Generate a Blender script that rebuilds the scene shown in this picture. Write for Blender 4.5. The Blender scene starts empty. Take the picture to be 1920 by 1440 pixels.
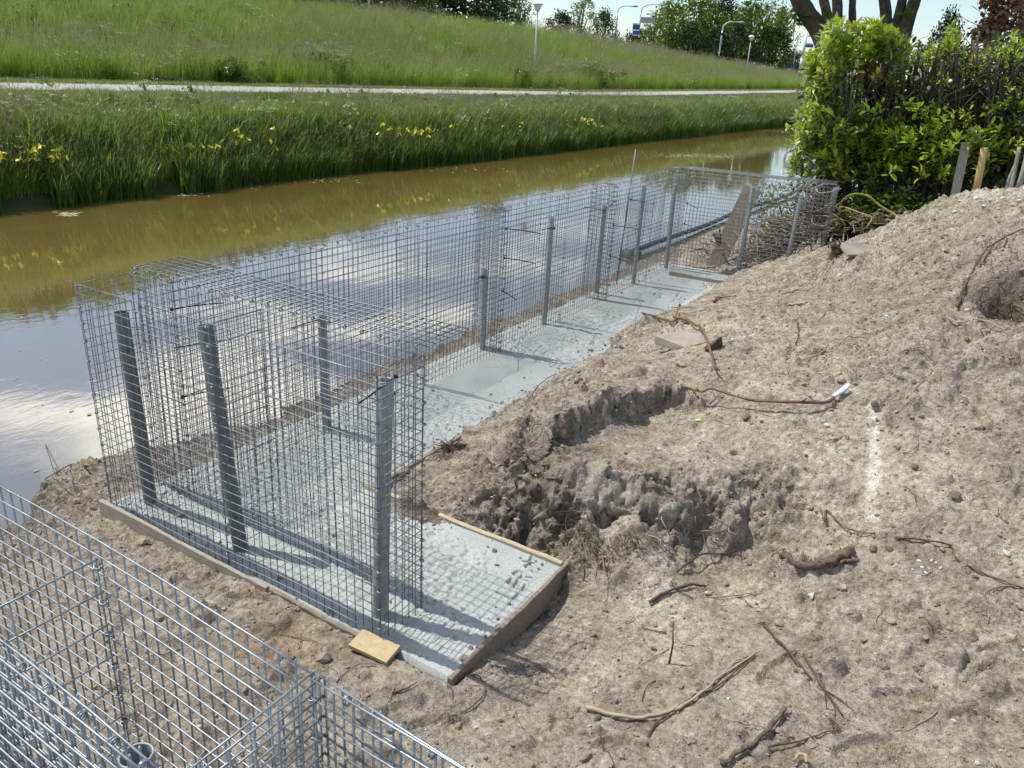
import bpy, math, random
import numpy as np
from mathutils import Matrix, Vector

random.seed(7)
RNG = np.random.default_rng(11)
SC = bpy.context.scene
COL = SC.collection

# ------------------------------------------------------------------ camera
CAM_R = np.array([0.8480, 0.5272, 0.0540]); CAM_U = np.array([-0.2391, 0.2898, 0.9267]); CAM_W = np.array([-0.4729, 0.7988, -0.3718])
CAM_P = np.array([3.8988, -2.1746, 2.4219]); FOC = 1471.61
cam_d = bpy.data.cameras.new('camera'); cam = bpy.data.objects.new('camera', cam_d); COL.objects.link(cam)
cam_d.sensor_width = 36.0; cam_d.lens = FOC * 36.0 / 1920.0; cam_d.clip_start = 0.05; cam_d.clip_end = 3000
cam.matrix_world = Matrix(((CAM_R[0], CAM_U[0], -CAM_W[0], CAM_P[0]), (CAM_R[1], CAM_U[1], -CAM_W[1], CAM_P[1]),
                           (CAM_R[2], CAM_U[2], -CAM_W[2], CAM_P[2]), (0, 0, 0, 1)))
SC.camera = cam

# ------------------------------------------------------------------ daylight
SUN_EL, SUN_AZ = math.radians(61), math.radians(8)          # light travels towards +X, a little towards +Y
to_sun = Vector((-math.cos(SUN_AZ) * math.cos(SUN_EL), -math.sin(SUN_AZ) * math.cos(SUN_EL), math.sin(SUN_EL)))
sun_d = bpy.data.lights.new('sun', 'SUN'); sun_d.energy = 4.4; sun_d.angle = math.radians(0.53); sun_d.color = (1.0, 0.95, 0.87)
sun = bpy.data.objects.new('sun', sun_d); COL.objects.link(sun); sun.location = (-20, 0, 40)
sun.rotation_euler = to_sun.to_track_quat('Z', 'Y').to_euler()
world = bpy.data.worlds.new('World'); SC.world = world; world.use_nodes = True
nt = world.node_tree; nt.nodes.clear()
def N(tree, kind, **kw):
    n = tree.nodes.new(kind)
    for k, v in kw.items():
        if k.startswith('i_'): n.inputs[k[2:].replace('_', ' ')].default_value = v
        else: setattr(n, k, v)
    return n
sky = N(nt, 'ShaderNodeTexSky', sky_type='NISHITA'); sky.sun_disc = False
sky.sun_elevation = SUN_EL; sky.sun_rotation = math.atan2(to_sun.x, to_sun.y) % (2 * math.pi)
sky.air_density = 1.0; sky.ozone_density = 1.2
bg = N(nt, 'ShaderNodeBackground'); bg.inputs['Strength'].default_value = 0.15
sky.dust_density = 0.5
nt.links.new(sky.outputs[0], bg.inputs['Color'])
# broken white clouds: noise on a plane far overhead, thinning out towards the horizon
tc = N(nt, 'ShaderNodeTexCoord'); sep = N(nt, 'ShaderNodeSeparateXYZ'); nt.links.new(tc.outputs['Generated'], sep.inputs[0])
zmax = N(nt, 'ShaderNodeMath', operation='MAXIMUM'); zmax.inputs[1].default_value = 0.02; nt.links.new(sep.outputs['Z'], zmax.inputs[0])
dx = N(nt, 'ShaderNodeMath', operation='DIVIDE'); dy = N(nt, 'ShaderNodeMath', operation='DIVIDE')
nt.links.new(sep.outputs['X'], dx.inputs[0]); nt.links.new(zmax.outputs[0], dx.inputs[1])
nt.links.new(sep.outputs['Y'], dy.inputs[0]); nt.links.new(zmax.outputs[0], dy.inputs[1])
cmb = N(nt, 'ShaderNodeCombineXYZ'); nt.links.new(dx.outputs[0], cmb.inputs[0]); nt.links.new(dy.outputs[0], cmb.inputs[1]); cmb.inputs[2].default_value = 3.7
cn = N(nt, 'ShaderNodeTexNoise'); cn.inputs['Scale'].default_value = 1.1; cn.inputs['Detail'].default_value = 7; cn.inputs['Roughness'].default_value = 0.55
cn.inputs['Distortion'].default_value = 0.3
nt.links.new(cmb.outputs[0], cn.inputs['Vector'])
cr = N(nt, 'ShaderNodeMapRange', interpolation_type='SMOOTHSTEP'); cr.inputs[1].default_value = 0.46; cr.inputs[2].default_value = 0.66
nt.links.new(cn.outputs[0], cr.inputs[0])
hz = N(nt, 'ShaderNodeMapRange', interpolation_type='SMOOTHSTEP'); hz.inputs[1].default_value = 0.10; hz.inputs[2].default_value = 0.32
nt.links.new(sep.outputs['Z'], hz.inputs[0])
cm = N(nt, 'ShaderNodeMath', operation='MULTIPLY'); nt.links.new(cr.outputs[0], cm.inputs[0]); nt.links.new(hz.outputs[0], cm.inputs[1])
cbg = N(nt, 'ShaderNodeBackground'); cbg.inputs['Color'].default_value = (1.0, 0.98, 0.95, 1); cbg.inputs['Strength'].default_value = 1.9
mx = N(nt, 'ShaderNodeMixShader'); nt.links.new(cm.outputs[0], mx.inputs[0]); nt.links.new(bg.outputs[0], mx.inputs[1]); nt.links.new(cbg.outputs[0], mx.inputs[2])
wo = N(nt, 'ShaderNodeOutputWorld'); nt.links.new(mx.outputs[0], wo.inputs['Surface'])
SC.view_settings.view_transform = 'Standard'; SC.view_settings.look = 'None'
SC.view_settings.exposure = 0.12; SC.view_settings.gamma = 1.0; SC.view_settings.use_curve_mapping = False
SC.cycles.max_bounces = 6; SC.cycles.transparent_max_bounces = 4; SC.cycles.caustics_reflective = False; SC.cycles.caustics_refractive = False

# ------------------------------------------------------------------ helpers
def ray(px, py):
    d = CAM_R * (px - 960) / FOC + CAM_U * (720 - py) / FOC + CAM_W
    return d
def at(px, py, z):
    d = ray(px, py); return CAM_P + d * (z - CAM_P[2]) / d[2]
def at_x(px, py, x):
    d = ray(px, py); return CAM_P + d * (x - CAM_P[0]) / d[0]
def at_y(px, py, y):
    d = ray(px, py); return CAM_P + d * (y - CAM_P[1]) / d[1]
def at_d(px, py, dist):
    d = ray(px, py); return CAM_P + d * dist / math.hypot(d[0], d[1])

def tag(o, label=None, cat=None, group=None, kind=None):
    if label: o['label'] = label
    if cat: o['category'] = cat
    if group: o['group'] = group
    if kind: o['kind'] = kind
    return o
def empty(name, loc, label, cat, group=None, rz=0.0):
    o = bpy.data.objects.new(name, None); COL.objects.link(o); o.empty_display_size = 0.1
    o.location = loc; o.rotation_euler = (0, 0, rz); return tag(o, label, cat, group)

class MB:
    """collects vertices and faces and links them as one mesh object"""
    def __init__(s): s.v = []; s.f = []; s.m = []; s.n = 0
    def add(s, v, f, mi=0):
        v = np.asarray(v, float).reshape(-1, 3)
        s.v.append(v)
        for q in f: s.f.append([i + s.n for i in q]); s.m.append(mi)
        s.n += len(v)
    def tube(s, pts, rad, sides=6, caps=True, mi=0, rough=0.0):
        pts = np.asarray(pts, float); n = len(pts)
        rad = np.full(n, rad) if np.isscalar(rad) else np.asarray(rad, float)
        tan = np.gradient(pts, axis=0) if n > 2 else np.repeat((pts[-1:] - pts[:1]), n, 0)
        tan /= np.linalg.norm(tan, axis=1, keepdims=True) + 1e-12
        ref = np.array([0, 0, 1.0]) if abs(tan[:, 2]).mean() < 0.85 else np.array([1.0, 0, 0])
        a = np.cross(tan, ref); a /= np.linalg.norm(a, axis=1, keepdims=True) + 1e-12
        b = np.cross(tan, a)
        ang = np.arange(sides) * 2 * math.pi / sides
        v = pts[:, None, :] + rad[:, None, None] * (np.cos(ang)[None, :, None] * a[:, None, :] + np.sin(ang)[None, :, None] * b[:, None, :])
        if rough > 0: v = v + RNG.normal(0, 1, v.shape) * rough * rad[:, None, None]
        f = []
        for i in range(n - 1):
            for k in range(sides):
                k2 = (k + 1) % sides
                f.append((i * sides + k, i * sides + k2, (i + 1) * sides + k2, (i + 1) * sides + k))
        if caps:
            f.append(tuple(range(sides - 1, -1, -1))); f.append(tuple((n - 1) * sides + k for k in range(sides)))
        s.add(v.reshape(-1, 3), f, mi)
    def box(s, c, size, rot=None, mi=0, jitter=0.0):
        x, y, z = np.asarray(size) / 2.0
        v = np.array([(-x, -y, -z), (x, -y, -z), (x, y, -z), (-x, y, -z), (-x, -y, z), (x, -y, z), (x, y, z), (-x, y, z)])
        if jitter: v = v + RNG.normal(0, jitter, v.shape)
        if rot is not None: v = v @ np.asarray(rot).T
        s.add(v + np.asarray(c), [(0, 3, 2, 1), (4, 5, 6, 7), (0, 1, 5, 4), (1, 2, 6, 5), (2, 3, 7, 6), (3, 0, 4, 7)], mi)
    def ring(s, c, axis, R, r, seg=10, sides=5, mi=0):
        axis = np.asarray(axis, float); axis /= np.linalg.norm(axis)
        ref = np.array([0, 0, 1.0]) if abs(axis[2]) < .9 else np.array([1.0, 0, 0])
        a = np.cross(axis, ref); a /= np.linalg.norm(a); b = np.cross(axis, a)
        v = []; f = []
        for i in range(seg):
            t = 2 * math.pi * i / seg; d = math.cos(t) * a + math.sin(t) * b
            for k in range(sides):
                u = 2 * math.pi * k / sides
                v.append(np.asarray(c) + d * (R + r * math.cos(u)) + axis * r * math.sin(u))
        for i in range(seg):
            for k in range(sides):
                f.append((i * sides + k, ((i + 1) % seg) * sides + k, ((i + 1) % seg) * sides + (k + 1) % sides, i * sides + (k + 1) % sides))
        s.add(v, f, mi)
    def mesh(s, name, mats, smooth=True):
        me = bpy.data.meshes.new(name)
        V = np.concatenate(s.v) if s.v else np.zeros((0, 3))
        me.vertices.add(len(V)); me.vertices.foreach_set('co', V.astype(np.float32).ravel())
        ls = np.array([len(q) for q in s.f], np.int32); li = np.array([i for q in s.f for i in q], np.int32)
        me.loops.add(len(li)); me.loops.foreach_set('vertex_index', li)
        me.polygons.add(len(ls)); st = np.zeros(len(ls), np.int32); st[1:] = np.cumsum(ls)[:-1]
        me.polygons.foreach_set('loop_start', st); me.polygons.foreach_set('loop_total', ls)
        me.polygons.foreach_set('material_index', np.array(s.m, np.int32))
        me.polygons.foreach_set('use_smooth', np.full(len(ls), bool(smooth)))
        for m in (mats if isinstance(mats, (list, tuple)) else [mats]): me.materials.append(m)
        me.update(calc_edges=True); me.validate(); return me
    def build(s, name, mats, parent=None, smooth=True, loc=None):
        o = bpy.data.objects.new(name, s.mesh(name, mats, smooth)); COL.objects.link(o)
        if parent is not None: o.parent = parent
        if loc is not None: o.location = loc
        return o
def arr_mesh(name, V, F, mats, smooth=True, attrs=None):
    """fast mesh from arrays; F is (n,3) or (n,4)"""
    me = bpy.data.meshes.new(name); F = np.asarray(F, np.int32); k = F.shape[1]
    me.vertices.add(len(V)); me.vertices.foreach_set('co', np.asarray(V, np.float32).ravel())
    me.loops.add(F.size); me.loops.foreach_set('vertex_index', F.ravel())
    me.polygons.add(len(F)); me.polygons.foreach_set('loop_start', np.arange(len(F), dtype=np.int32) * k)
    me.polygons.foreach_set('loop_total', np.full(len(F), k, np.int32)); me.polygons.foreach_set('use_smooth', np.full(len(F), bool(smooth)))
    for m in (mats if isinstance(mats, (list, tuple)) else [mats]): me.materials.append(m)
    for nm, a in (attrs or {}).items():
        at_ = me.attributes.new(nm, 'FLOAT', 'POINT'); at_.data.foreach_set('value', np.asarray(a, np.float32).ravel())
    me.update(calc_edges=True); return me
def link(name, me, parent=None):
    o = bpy.data.objects.new(name, me); COL.objects.link(o)
    if parent is not None: o.parent = parent
    return o
def grid_faces(nx, ny):
    i = np.arange(nx - 1)[:, None] * ny + np.arange(ny - 1)[None, :]
    i = i.ravel(); return np.stack([i, i + ny, i + ny + 1, i + 1], 1)

# ---- numpy noise
_P = np.random.default_rng(5).permutation(4096)
_VAL = np.random.default_rng(6).random(4096)
def vnoise(x, y, seed=0):
    xi = np.floor(x).astype(np.int64); yi = np.floor(y).astype(np.int64); xf = x - xi; yf = y - yi
    u = xf * xf * xf * (xf * (xf * 6 - 15) + 10); v = yf * yf * yf * (yf * (yf * 6 - 15) + 10)
    def h(a, b): return _VAL[_P[(_P[(a + seed * 131) & 4095] + b) & 4095]]
    return ((h(xi, yi) * (1 - u) + h(xi + 1, yi) * u) * (1 - v) + (h(xi, yi + 1) * (1 - u) + h(xi + 1, yi + 1) * u) * v) * 2 - 1
def fbm(x, y, oct=4, seed=0, gain=0.5):
    s = 0; a = 1.0
    for o in range(oct):
        s = s + a * vnoise(x * 2 ** o + 13.7 * o, y * 2 ** o - 7.1 * o, seed + o); a *= gain
    return s

def vnoise3(x, y, z, seed=0):
    xi, yi, zi = (np.floor(a).astype(np.int64) for a in (x, y, z)); xf, yf, zf = x - xi, y - yi, z - zi
    u, v, w = (a * a * (3 - 2 * a) for a in (xf, yf, zf)); out = 0
    for dz_ in (0, 1):
        pz = _P[(zi + dz_ + seed * 77) & 4095]
        for dy_ in (0, 1):
            pzy = _P[(pz + yi + dy_) & 4095]; k = (w if dz_ else 1 - w) * (v if dy_ else 1 - v)
            out = out + k * (_VAL[_P[(pzy + xi) & 4095]] * (1 - u) + _VAL[_P[(pzy + xi + 1) & 4095]] * u)
    return out * 2 - 1
def fbm3(x, y, z, oct=4, seed=0, gain=0.5):
    s = 0; a = 1.0
    for o in range(oct):
        s = s + a * vnoise3(x * 2 ** o + 9.1 * o, y * 2 ** o - 5.3 * o, z * 2 ** o + 3.7 * o, seed + o); a *= gain
    return s

# ------------------------------------------------------------------ materials
def ramp(t, fac, cols):
    r = t.nodes.new('ShaderNodeValToRGB'); e = r.color_ramp.elements
    while len(e) < len(cols): e.new(0.5)
    for el, (p, c) in zip(e, cols): el.position = p; el.color = (*c, 1)
    t.links.new(fac, r.inputs[0]); return r.outputs[0]
def pos(t):
    return t.nodes.new('ShaderNodeNewGeometry').outputs['Position']
def noise(t, scale, detail=4, rough=0.55, vec=None, dist=0.0):
    n = t.nodes.new('ShaderNodeTexNoise'); n.inputs['Scale'].default_value = scale; n.inputs['Detail'].default_value = detail
    n.inputs['Roughness'].default_value = rough; n.inputs['Distortion'].default_value = dist
    t.links.new(vec if vec is not None else pos(t), n.inputs['Vector']); return n.outputs[0]
def bump(t, h, strength, dist, prev=None):
    b = t.nodes.new('ShaderNodeBump'); b.inputs['Strength'].default_value = strength; b.inputs['Distance'].default_value = dist
    t.links.new(h, b.inputs['Height'])
    if prev is not None: t.links.new(prev, b.inputs['Normal'])
    return b.outputs[0]
def mixc(t, fac, a, b, mode='MIX'):
    m = t.nodes.new('ShaderNodeMix'); m.data_type = 'RGBA'; m.blend_type = mode
    if isinstance(fac, (int, float)): m.inputs[0].default_value = fac
    else: t.links.new(fac, m.inputs[0])
    for s, c in ((6, a), (7, b)):
        if isinstance(c, tuple): m.inputs[s].default_value = (*c, 1)
        else: t.links.new(c, m.inputs[s])
    return m.outputs[2]
def maprange(t, v, a, b, c=0.0, d=1.0, smooth=True):
    n = t.nodes.new('ShaderNodeMapRange'); n.interpolation_type = 'SMOOTHSTEP' if smooth else 'LINEAR'
    for i, x in zip((1, 2, 3, 4), (a, b, c, d)): n.inputs[i].default_value = x
    t.links.new(v, n.inputs[0]); return n.outputs[0]
def newmat(name):
    m = bpy.data.materials.new(name); m.use_nodes = True; t = m.node_tree
    return m, t, t.nodes['Principled BSDF']
def setp(p, **kw):
    for k, v in kw.items():
        k = {'rough': 'Roughness', 'metal': 'Metallic', 'spec': 'Specular IOR Level', 'color': 'Base Color', 'ior': 'IOR'}[k]
        p.inputs[k].default_value = (*v, 1) if isinstance(v, tuple) else v
def simple(name, c1, c2, scale=6.0, rough=0.7, metal=0.0, bs=0.25, bscale=40.0, bd=0.004, stretch=None, spec=0.4):
    m, t, p = newmat(name); setp(p, rough=rough, metal=metal, spec=spec)
    vec = None
    if stretch:
        tcn = t.nodes.new('ShaderNodeTexCoord'); mp = t.nodes.new('ShaderNodeMapping'); mp.inputs['Scale'].default_value = stretch
        t.links.new(tcn.outputs['Object'], mp.inputs[0]); vec = mp.outputs[0]
    n1 = noise(t, scale, 5, 0.6, vec)
    t.links.new(ramp(t, n1, [(0.3, c1), (0.7, c2)]), p.inputs['Base Color'])
    if bs: t.links.new(bump(t, noise(t, bscale, 4, 0.6, vec), bs, bd), p.inputs['Normal'])
    return m

def soil_material():
    m, t, p = newmat('sandy_soil'); setp(p, rough=0.95, spec=0.15)
    g = pos(t)
    big = noise(t, 1.1, 4, 0.6, g, 0.6); mid = noise(t, 5.0, 6, 0.65, g, 0.3); fine = noise(t, 60, 5, 0.7, g); grain = noise(t, 320, 2, 0.6, g)
    base = ramp(t, mid, [(0.28, (0.195, 0.160, 0.124)), (0.5, (0.335, 0.288, 0.230)), (0.72, (0.46, 0.405, 0.328))])
    at_ = t.nodes.new('ShaderNodeAttribute'); at_.attribute_name = 'pale'
    pale = ramp(t, mid, [(0.3, (0.35, 0.302, 0.232)), (0.7, (0.52, 0.462, 0.368))])
    mm = t.nodes.new('ShaderNodeMath'); mm.operation = 'MULTIPLY'; t.links.new(at_.outputs['Fac'], mm.inputs[0])
    t.links.new(maprange(t, big, 0.30, 0.62), mm.inputs[1])
    col = mixc(t, mm.outputs[0], base, pale)
    ck = t.nodes.new('ShaderNodeAttribute'); ck.attribute_name = 'chalk'
    col = mixc(t, ck.outputs['Fac'], col, ramp(t, mid, [(0.3, (0.60, 0.55, 0.45)), (0.7, (0.74, 0.69, 0.59))]))
    wet = t.nodes.new('ShaderNodeAttribute'); wet.attribute_name = 'damp'
    col = mixc(t, wet.outputs['Fac'], col, (0.085, 0.062, 0.043))
    col = mixc(t, maprange(t, fine, 0.35, 0.65), col, (0.62, 0.60, 0.58), 'OVERLAY') if False else mixc(t, 0.55, col, ramp(t, fine, [(0.28, (0.17, 0.165, 0.16)), (0.68, (0.74, 0.74, 0.74))]), 'OVERLAY')
    col = mixc(t, 0.75, col, ramp(t, noise(t, 26, 8, 0.78, g), [(0.34, (0.24, 0.232, 0.224)), (0.64, (0.70, 0.70, 0.70))]), 'OVERLAY')
    col = mixc(t, maprange(t, noise(t, 0.9, 3, 0.5, g), 0.62, 0.75, 0, .35), col, (0.36, 0.255, 0.15))
    col = mixc(t, 0.35, col, ramp(t, grain, [(0.3, (0.25, 0.25, 0.25)), (0.7, (0.75, 0.75, 0.75))]), 'OVERLAY')
    t.links.new(col, p.inputs['Base Color'])
    def crumb(scale, dist, prev, lo, hi):
        v = t.nodes.new('ShaderNodeTexVoronoi'); v.inputs['Scale'].default_value = scale; v.inputs['Randomness'].default_value = 1.0; wv = t.nodes.new('ShaderNodeVectorMath'); wv.operation = 'MULTIPLY_ADD'
        nz = t.nodes.new('ShaderNodeTexNoise'); nz.inputs['Scale'].default_value = scale * .9; t.links.new(g, nz.inputs['Vector']); t.links.new(nz.outputs['Color'], wv.inputs[0]); wv.inputs[1].default_value = (.6 / scale,) * 3; t.links.new(g, wv.inputs[2]); t.links.new(wv.outputs[0], v.inputs['Vector'])
        d = maprange(t, v.outputs['Distance'], 0.05, 0.75, 1.0, 0.0); mk = maprange(t, noise(t, scale * .22, 3, 0.6, g), lo, hi)
        mu = t.nodes.new('ShaderNodeMath'); mu.operation = 'MULTIPLY'; t.links.new(d, mu.inputs[0]); t.links.new(mk, mu.inputs[1]); return bump(t, mu.outputs[0], 1.0, dist, prev)
    b0 = crumb(130, .005, crumb(48, .012, None, .46, .64), .40, .62); b1 = bump(t, fine, 0.9, 0.014, b0); b2 = bump(t, grain, 0.7, 0.004, b1)
    t.links.new(b2, p.inputs['Normal']); return m
def concrete_material():
    m, t, p = newmat('fresh_concrete'); setp(p, rough=0.62, spec=0.35)
    g = pos(t); big = noise(t, 2.2, 4, 0.6, g, 0.4); fine = noise(t, 75, 4, 0.65, g)
    v = t.nodes.new('ShaderNodeTexVoronoi'); v.inputs['Scale'].default_value = 70; t.links.new(g, v.inputs['Vector'])
    at_ = t.nodes.new('ShaderNodeAttribute'); at_.attribute_name = 'pitted'
    col = ramp(t, big, [(0.25, (0.290, 0.318, 0.303)), (0.75, (0.395, 0.418, 0.400))])
    col = mixc(t, 0.5, col, ramp(t, fine, [(0.25, (0.22, 0.22, 0.22)), (0.65, (0.68, 0.68, 0.68))]), 'OVERLAY')
    dk = t.nodes.new('ShaderNodeMath'); dk.operation = 'MULTIPLY'
    t.links.new(maprange(t, noise(t, 38, 3, 0.7, g), 0.60, 0.70), dk.inputs[0]); t.links.new(at_.outputs['Fac'], dk.inputs[1])
    col = mixc(t, dk.outputs[0], col, (0.20, 0.215, 0.21))
    col = mixc(t, maprange(t, noise(t, 3.3, 5, 0.65, g, 0.5), 0.60, 0.80, 0, .45), col, (0.30, 0.265, 0.22)); t.links.new(col, p.inputs['Base Color'])
    t.links.new(bump(t, noise(t, 160, 3, 0.6, g), 0.35, 0.003), p.inputs['Normal']); return m
def galv_material(name, c1, c2, rough=0.42, metal=0.55):
    m, t, p = newmat(name); setp(p, metal=metal, spec=0.5)
    n1 = noise(t, 25, 4, 0.6)
    t.links.new(ramp(t, n1, [(0.3, c1), (0.7, c2)]), p.inputs['Base Color'])
    t.links.new(maprange(t, n1, 0.3, 0.7, rough - 0.1, rough + 0.12), p.inputs['Roughness']); return m
def leaf_material(name, cols, trans=0.35, rough=0.5, scale=0.5, spec=0.3, vcol=None):
    """thin leaf: diffuse + translucent + a little gloss; hue drifts with place and per instance"""
    m = bpy.data.materials.new(name); m.use_nodes = True; t = m.node_tree; t.nodes.clear()
    oi = t.nodes.new('ShaderNodeObjectInfo'); n1 = noise(t, scale, 3, 0.6)
    ad = t.nodes.new('ShaderNodeMath'); ad.operation = 'MULTIPLY_ADD'; t.links.new(oi.outputs['Random'], ad.inputs[0]); ad.inputs[1].default_value = 0.35
    sb = t.nodes.new('ShaderNodeMath'); sb.operation = 'SUBTRACT'; t.links.new(n1, sb.inputs[0]); sb.inputs[1].default_value = 0.17
    t.links.new(sb.outputs[0], ad.inputs[2])
    k = len(cols); col = ramp(t, ad.outputs[0], [(0.25 + 0.5 * i / (k - 1), c) for i, c in enumerate(cols)])
    if vcol:
        a = t.nodes.new('ShaderNodeAttribute'); a.attribute_name = 'tip'
        col = mixc(t, a.outputs['Fac'], col, vcol)
    df = t.nodes.new('ShaderNodeBsdfDiffuse'); tr = t.nodes.new('ShaderNodeBsdfTranslucent'); gl = t.nodes.new('ShaderNodeBsdfGlossy')
    t.links.new(col, df.inputs[0]); gl.inputs['Roughness'].default_value = rough; gl.inputs[0].default_value = (1, 1, 1, 1)
    t.links.new(mixc(t, 0.6, col, (0.30, 0.42, 0.04), 'MIX') if trans > .3 else col, tr.inputs[0])
    m1 = t.nodes.new('ShaderNodeMixShader'); m1.inputs[0].default_value = trans; t.links.new(df.outputs[0], m1.inputs[1]); t.links.new(tr.outputs[0], m1.inputs[2])
    fr = t.nodes.new('ShaderNodeFresnel'); fr.inputs[0].default_value = 1.4
    fm = t.nodes.new('ShaderNodeMath'); fm.operation = 'MULTIPLY'; t.links.new(fr.outputs[0], fm.inputs[0]); fm.inputs[1].default_value = spec
    m2 = t.nodes.new('ShaderNodeMixShader'); t.links.new(fm.outputs[0], m2.inputs[0]); t.links.new(m1.outputs[0], m2.inputs[1]); t.links.new(gl.outputs[0], m2.inputs[2])
    out = t.nodes.new('ShaderNodeOutputMaterial'); t.links.new(m2.outputs[0], out.inputs[0]); return m
def water_material():
    """silty canal water: cloudy brown body under a reflecting skin with light wind ripples"""
    m = bpy.data.materials.new('canal_water'); m.use_nodes = True; t = m.node_tree; t.nodes.clear(); g = pos(t)
    col = ramp(t, noise(t, 0.22, 4, 0.6, g, 0.5), [(0.3, (0.108, 0.078, 0.020)), (0.7, (0.150, 0.112, 0.036))])
    mp = t.nodes.new('ShaderNodeMapping'); mp.inputs['Scale'].default_value = (1.0, 0.5, 1); t.links.new(g, mp.inputs[0])
    calm = maprange(t, noise(t, 0.35, 3, 0.5, g), 0.4, 0.62, 0.25, 1.0)
    r1 = noise(t, 1.5, 3, 0.5, mp.outputs[0]); r2 = noise(t, 11.0, 3, 0.55, mp.outputs[0], 0.4)
    mu = t.nodes.new('ShaderNodeMath'); mu.operation = 'MULTIPLY'; t.links.new(r2, mu.inputs[0]); t.links.new(calm, mu.inputs[1])
    n = bump(t, mu.outputs[0], 0.10, 0.008, bump(t, r1, 0.05, 0.05))
    df = t.nodes.new('ShaderNodeBsdfDiffuse'); t.links.new(col, df.inputs[0]); t.links.new(n, df.inputs['Normal'])
    gl = t.nodes.new('ShaderNodeBsdfGlossy'); gl.inputs['Roughness'].default_value = 0.03; gl.inputs[0].default_value = (1, 1, 1, 1); t.links.new(n, gl.inputs['Normal'])
    fr = t.nodes.new('ShaderNodeFresnel'); fr.inputs[0].default_value = 1.33; t.links.new(n, fr.inputs['Normal'])
    fa = t.nodes.new('ShaderNodeMath'); fa.operation = 'MULTIPLY_ADD'; t.links.new(fr.outputs[0], fa.inputs[0]); fa.inputs[1].default_value = 0.62; fa.inputs[2].default_value = 0.32; fa.use_clamp = True
    mx_ = t.nodes.new('ShaderNodeMixShader'); t.links.new(fa.outputs[0], mx_.inputs[0]); t.links.new(df.outputs[0], mx_.inputs[1]); t.links.new(gl.outputs[0], mx_.inputs[2])
    out = t.nodes.new('ShaderNodeOutputMaterial'); t.links.new(mx_.outputs[0], out.inputs[0]); return m

M = {}
M['soil'] = soil_material(); M['concrete'] = concrete_material(); M['water'] = water_material()
M['wire'] = galv_material('galvanised_wire', (0.13, 0.148, 0.165), (0.25, 0.28, 0.305), 0.45, 0.6)
M['wire_bright'] = galv_material('new_galvanised_wire', (0.21, 0.24, 0.265), (0.37, 0.41, 0.44), 0.45, 0.7)
M['ring'] = galv_material('clip_steel', (0.20, 0.23, 0.26), (0.34, 0.38, 0.42), 0.4, 0.5)
M['pipe'] = galv_material('galvanised_pipe', (0.22, 0.25, 0.26), (0.38, 0.42, 0.43), 0.5, 0.4)
M['pipe_dark'] = galv_material('weathered_pipe', (0.10, 0.125, 0.125), (0.20, 0.235, 0.23), 0.55, 0.35)
M['pipe_in'] = simple('pipe_inside', (0.015, 0.015, 0.015), (0.03, 0.028, 0.025), bs=0)
M['tie'] = simple('black_nylon', (0.012, 0.012, 0.013), (0.02, 0.02, 0.02), rough=0.4, bs=0)
M['board_pale'] = simple('pale_timber', (0.34, 0.285, 0.19), (0.52, 0.45, 0.31), 10, 0.75, stretch=(2, 12, 12), bs=0.3)
M['board_grey'] = simple('grey_timber', (0.24, 0.205, 0.16), (0.40, 0.36, 0.30), 8, 0.85, stretch=(2, 14, 14), bs=0.4)
M['board_dark'] = simple('soiled_timber', (0.16, 0.125, 0.09), (0.29, 0.235, 0.175), 7, 0.85, stretch=(2, 10, 10), bs=0.5)
M['board_brown'] = simple('old_plank', (0.27, 0.205, 0.135), (0.40, 0.33, 0.24), 5, 0.85, stretch=(10, 10, 1.5), bs=0.4)
M['ply'] = simple('yellow_timber', (0.36, 0.275, 0.15), (0.52, 0.42, 0.25), 9, 0.7, stretch=(3, 12, 12), bs=0.25)
M['stake_grey'] = simple('grey_stake', (0.22, 0.205, 0.175), (0.34, 0.32, 0.28), 9, 0.85, stretch=(12, 12, 1.5), bs=0.4)
M['stake_yellow'] = simple('peeled_stake', (0.42, 0.28, 0.11), (0.58, 0.42, 0.19), 9, 0.75, stretch=(12, 12, 1.5), bs=0.3)
M['twig'] = simple('dark_twig', (0.050, 0.034, 0.024), (0.12, 0.085, 0.060), 14, 0.85)
M['bark_piece'] = simple('weathered_bark', (0.040, 0.029, 0.021), (0.21, 0.155, 0.108), 55, 0.9, bs=0.9, bscale=120, bd=0.006)
M['twig_red'] = simple('red_brown_root', (0.075, 0.046, 0.030), (0.19, 0.115, 0.066), 14, 0.7)
M['twig_pale'] = simple('pale_stick', (0.26, 0.195, 0.125), (0.44, 0.35, 0.24), 12, 0.8)
M['white'] = simple('white_coating', (0.72, 0.74, 0.78), (0.82, 0.83, 0.85), rough=0.5, bs=0.2)
M['paver'] = simple('grey_paver', (0.23, 0.20, 0.165), (0.35, 0.315, 0.265), 7, 0.9, bs=0.6, bscale=70)
M['stone_pale'] = simple('pale_rubble', (0.42, 0.37, 0.30), (0.60, 0.55, 0.47), 15, 0.9, bs=0.5)
M['stone_dark'] = simple('peat_lump', (0.085, 0.068, 0.055), (0.20, 0.165, 0.135), 18, 0.95, bs=0.7)
M['clod'] = simple('soil_clod', (0.20, 0.162, 0.128), (0.34, 0.29, 0.235), 12, 0.95, bs=0.6)
M['path'] = simple('pale_path', (0.27, 0.262, 0.252), (0.34, 0.332, 0.32), 3, 0.85, bs=0.2)
M['road'] = simple('asphalt', (0.10, 0.10, 0.10), (0.15, 0.15, 0.15), 3, 0.9, bs=0.2)
M['earth'] = simple('grass_floor', (0.030, 0.040, 0.014), (0.062, 0.075, 0.025), 1.2, 0.95, bs=0.5, bscale=14, bd=0.05)
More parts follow.
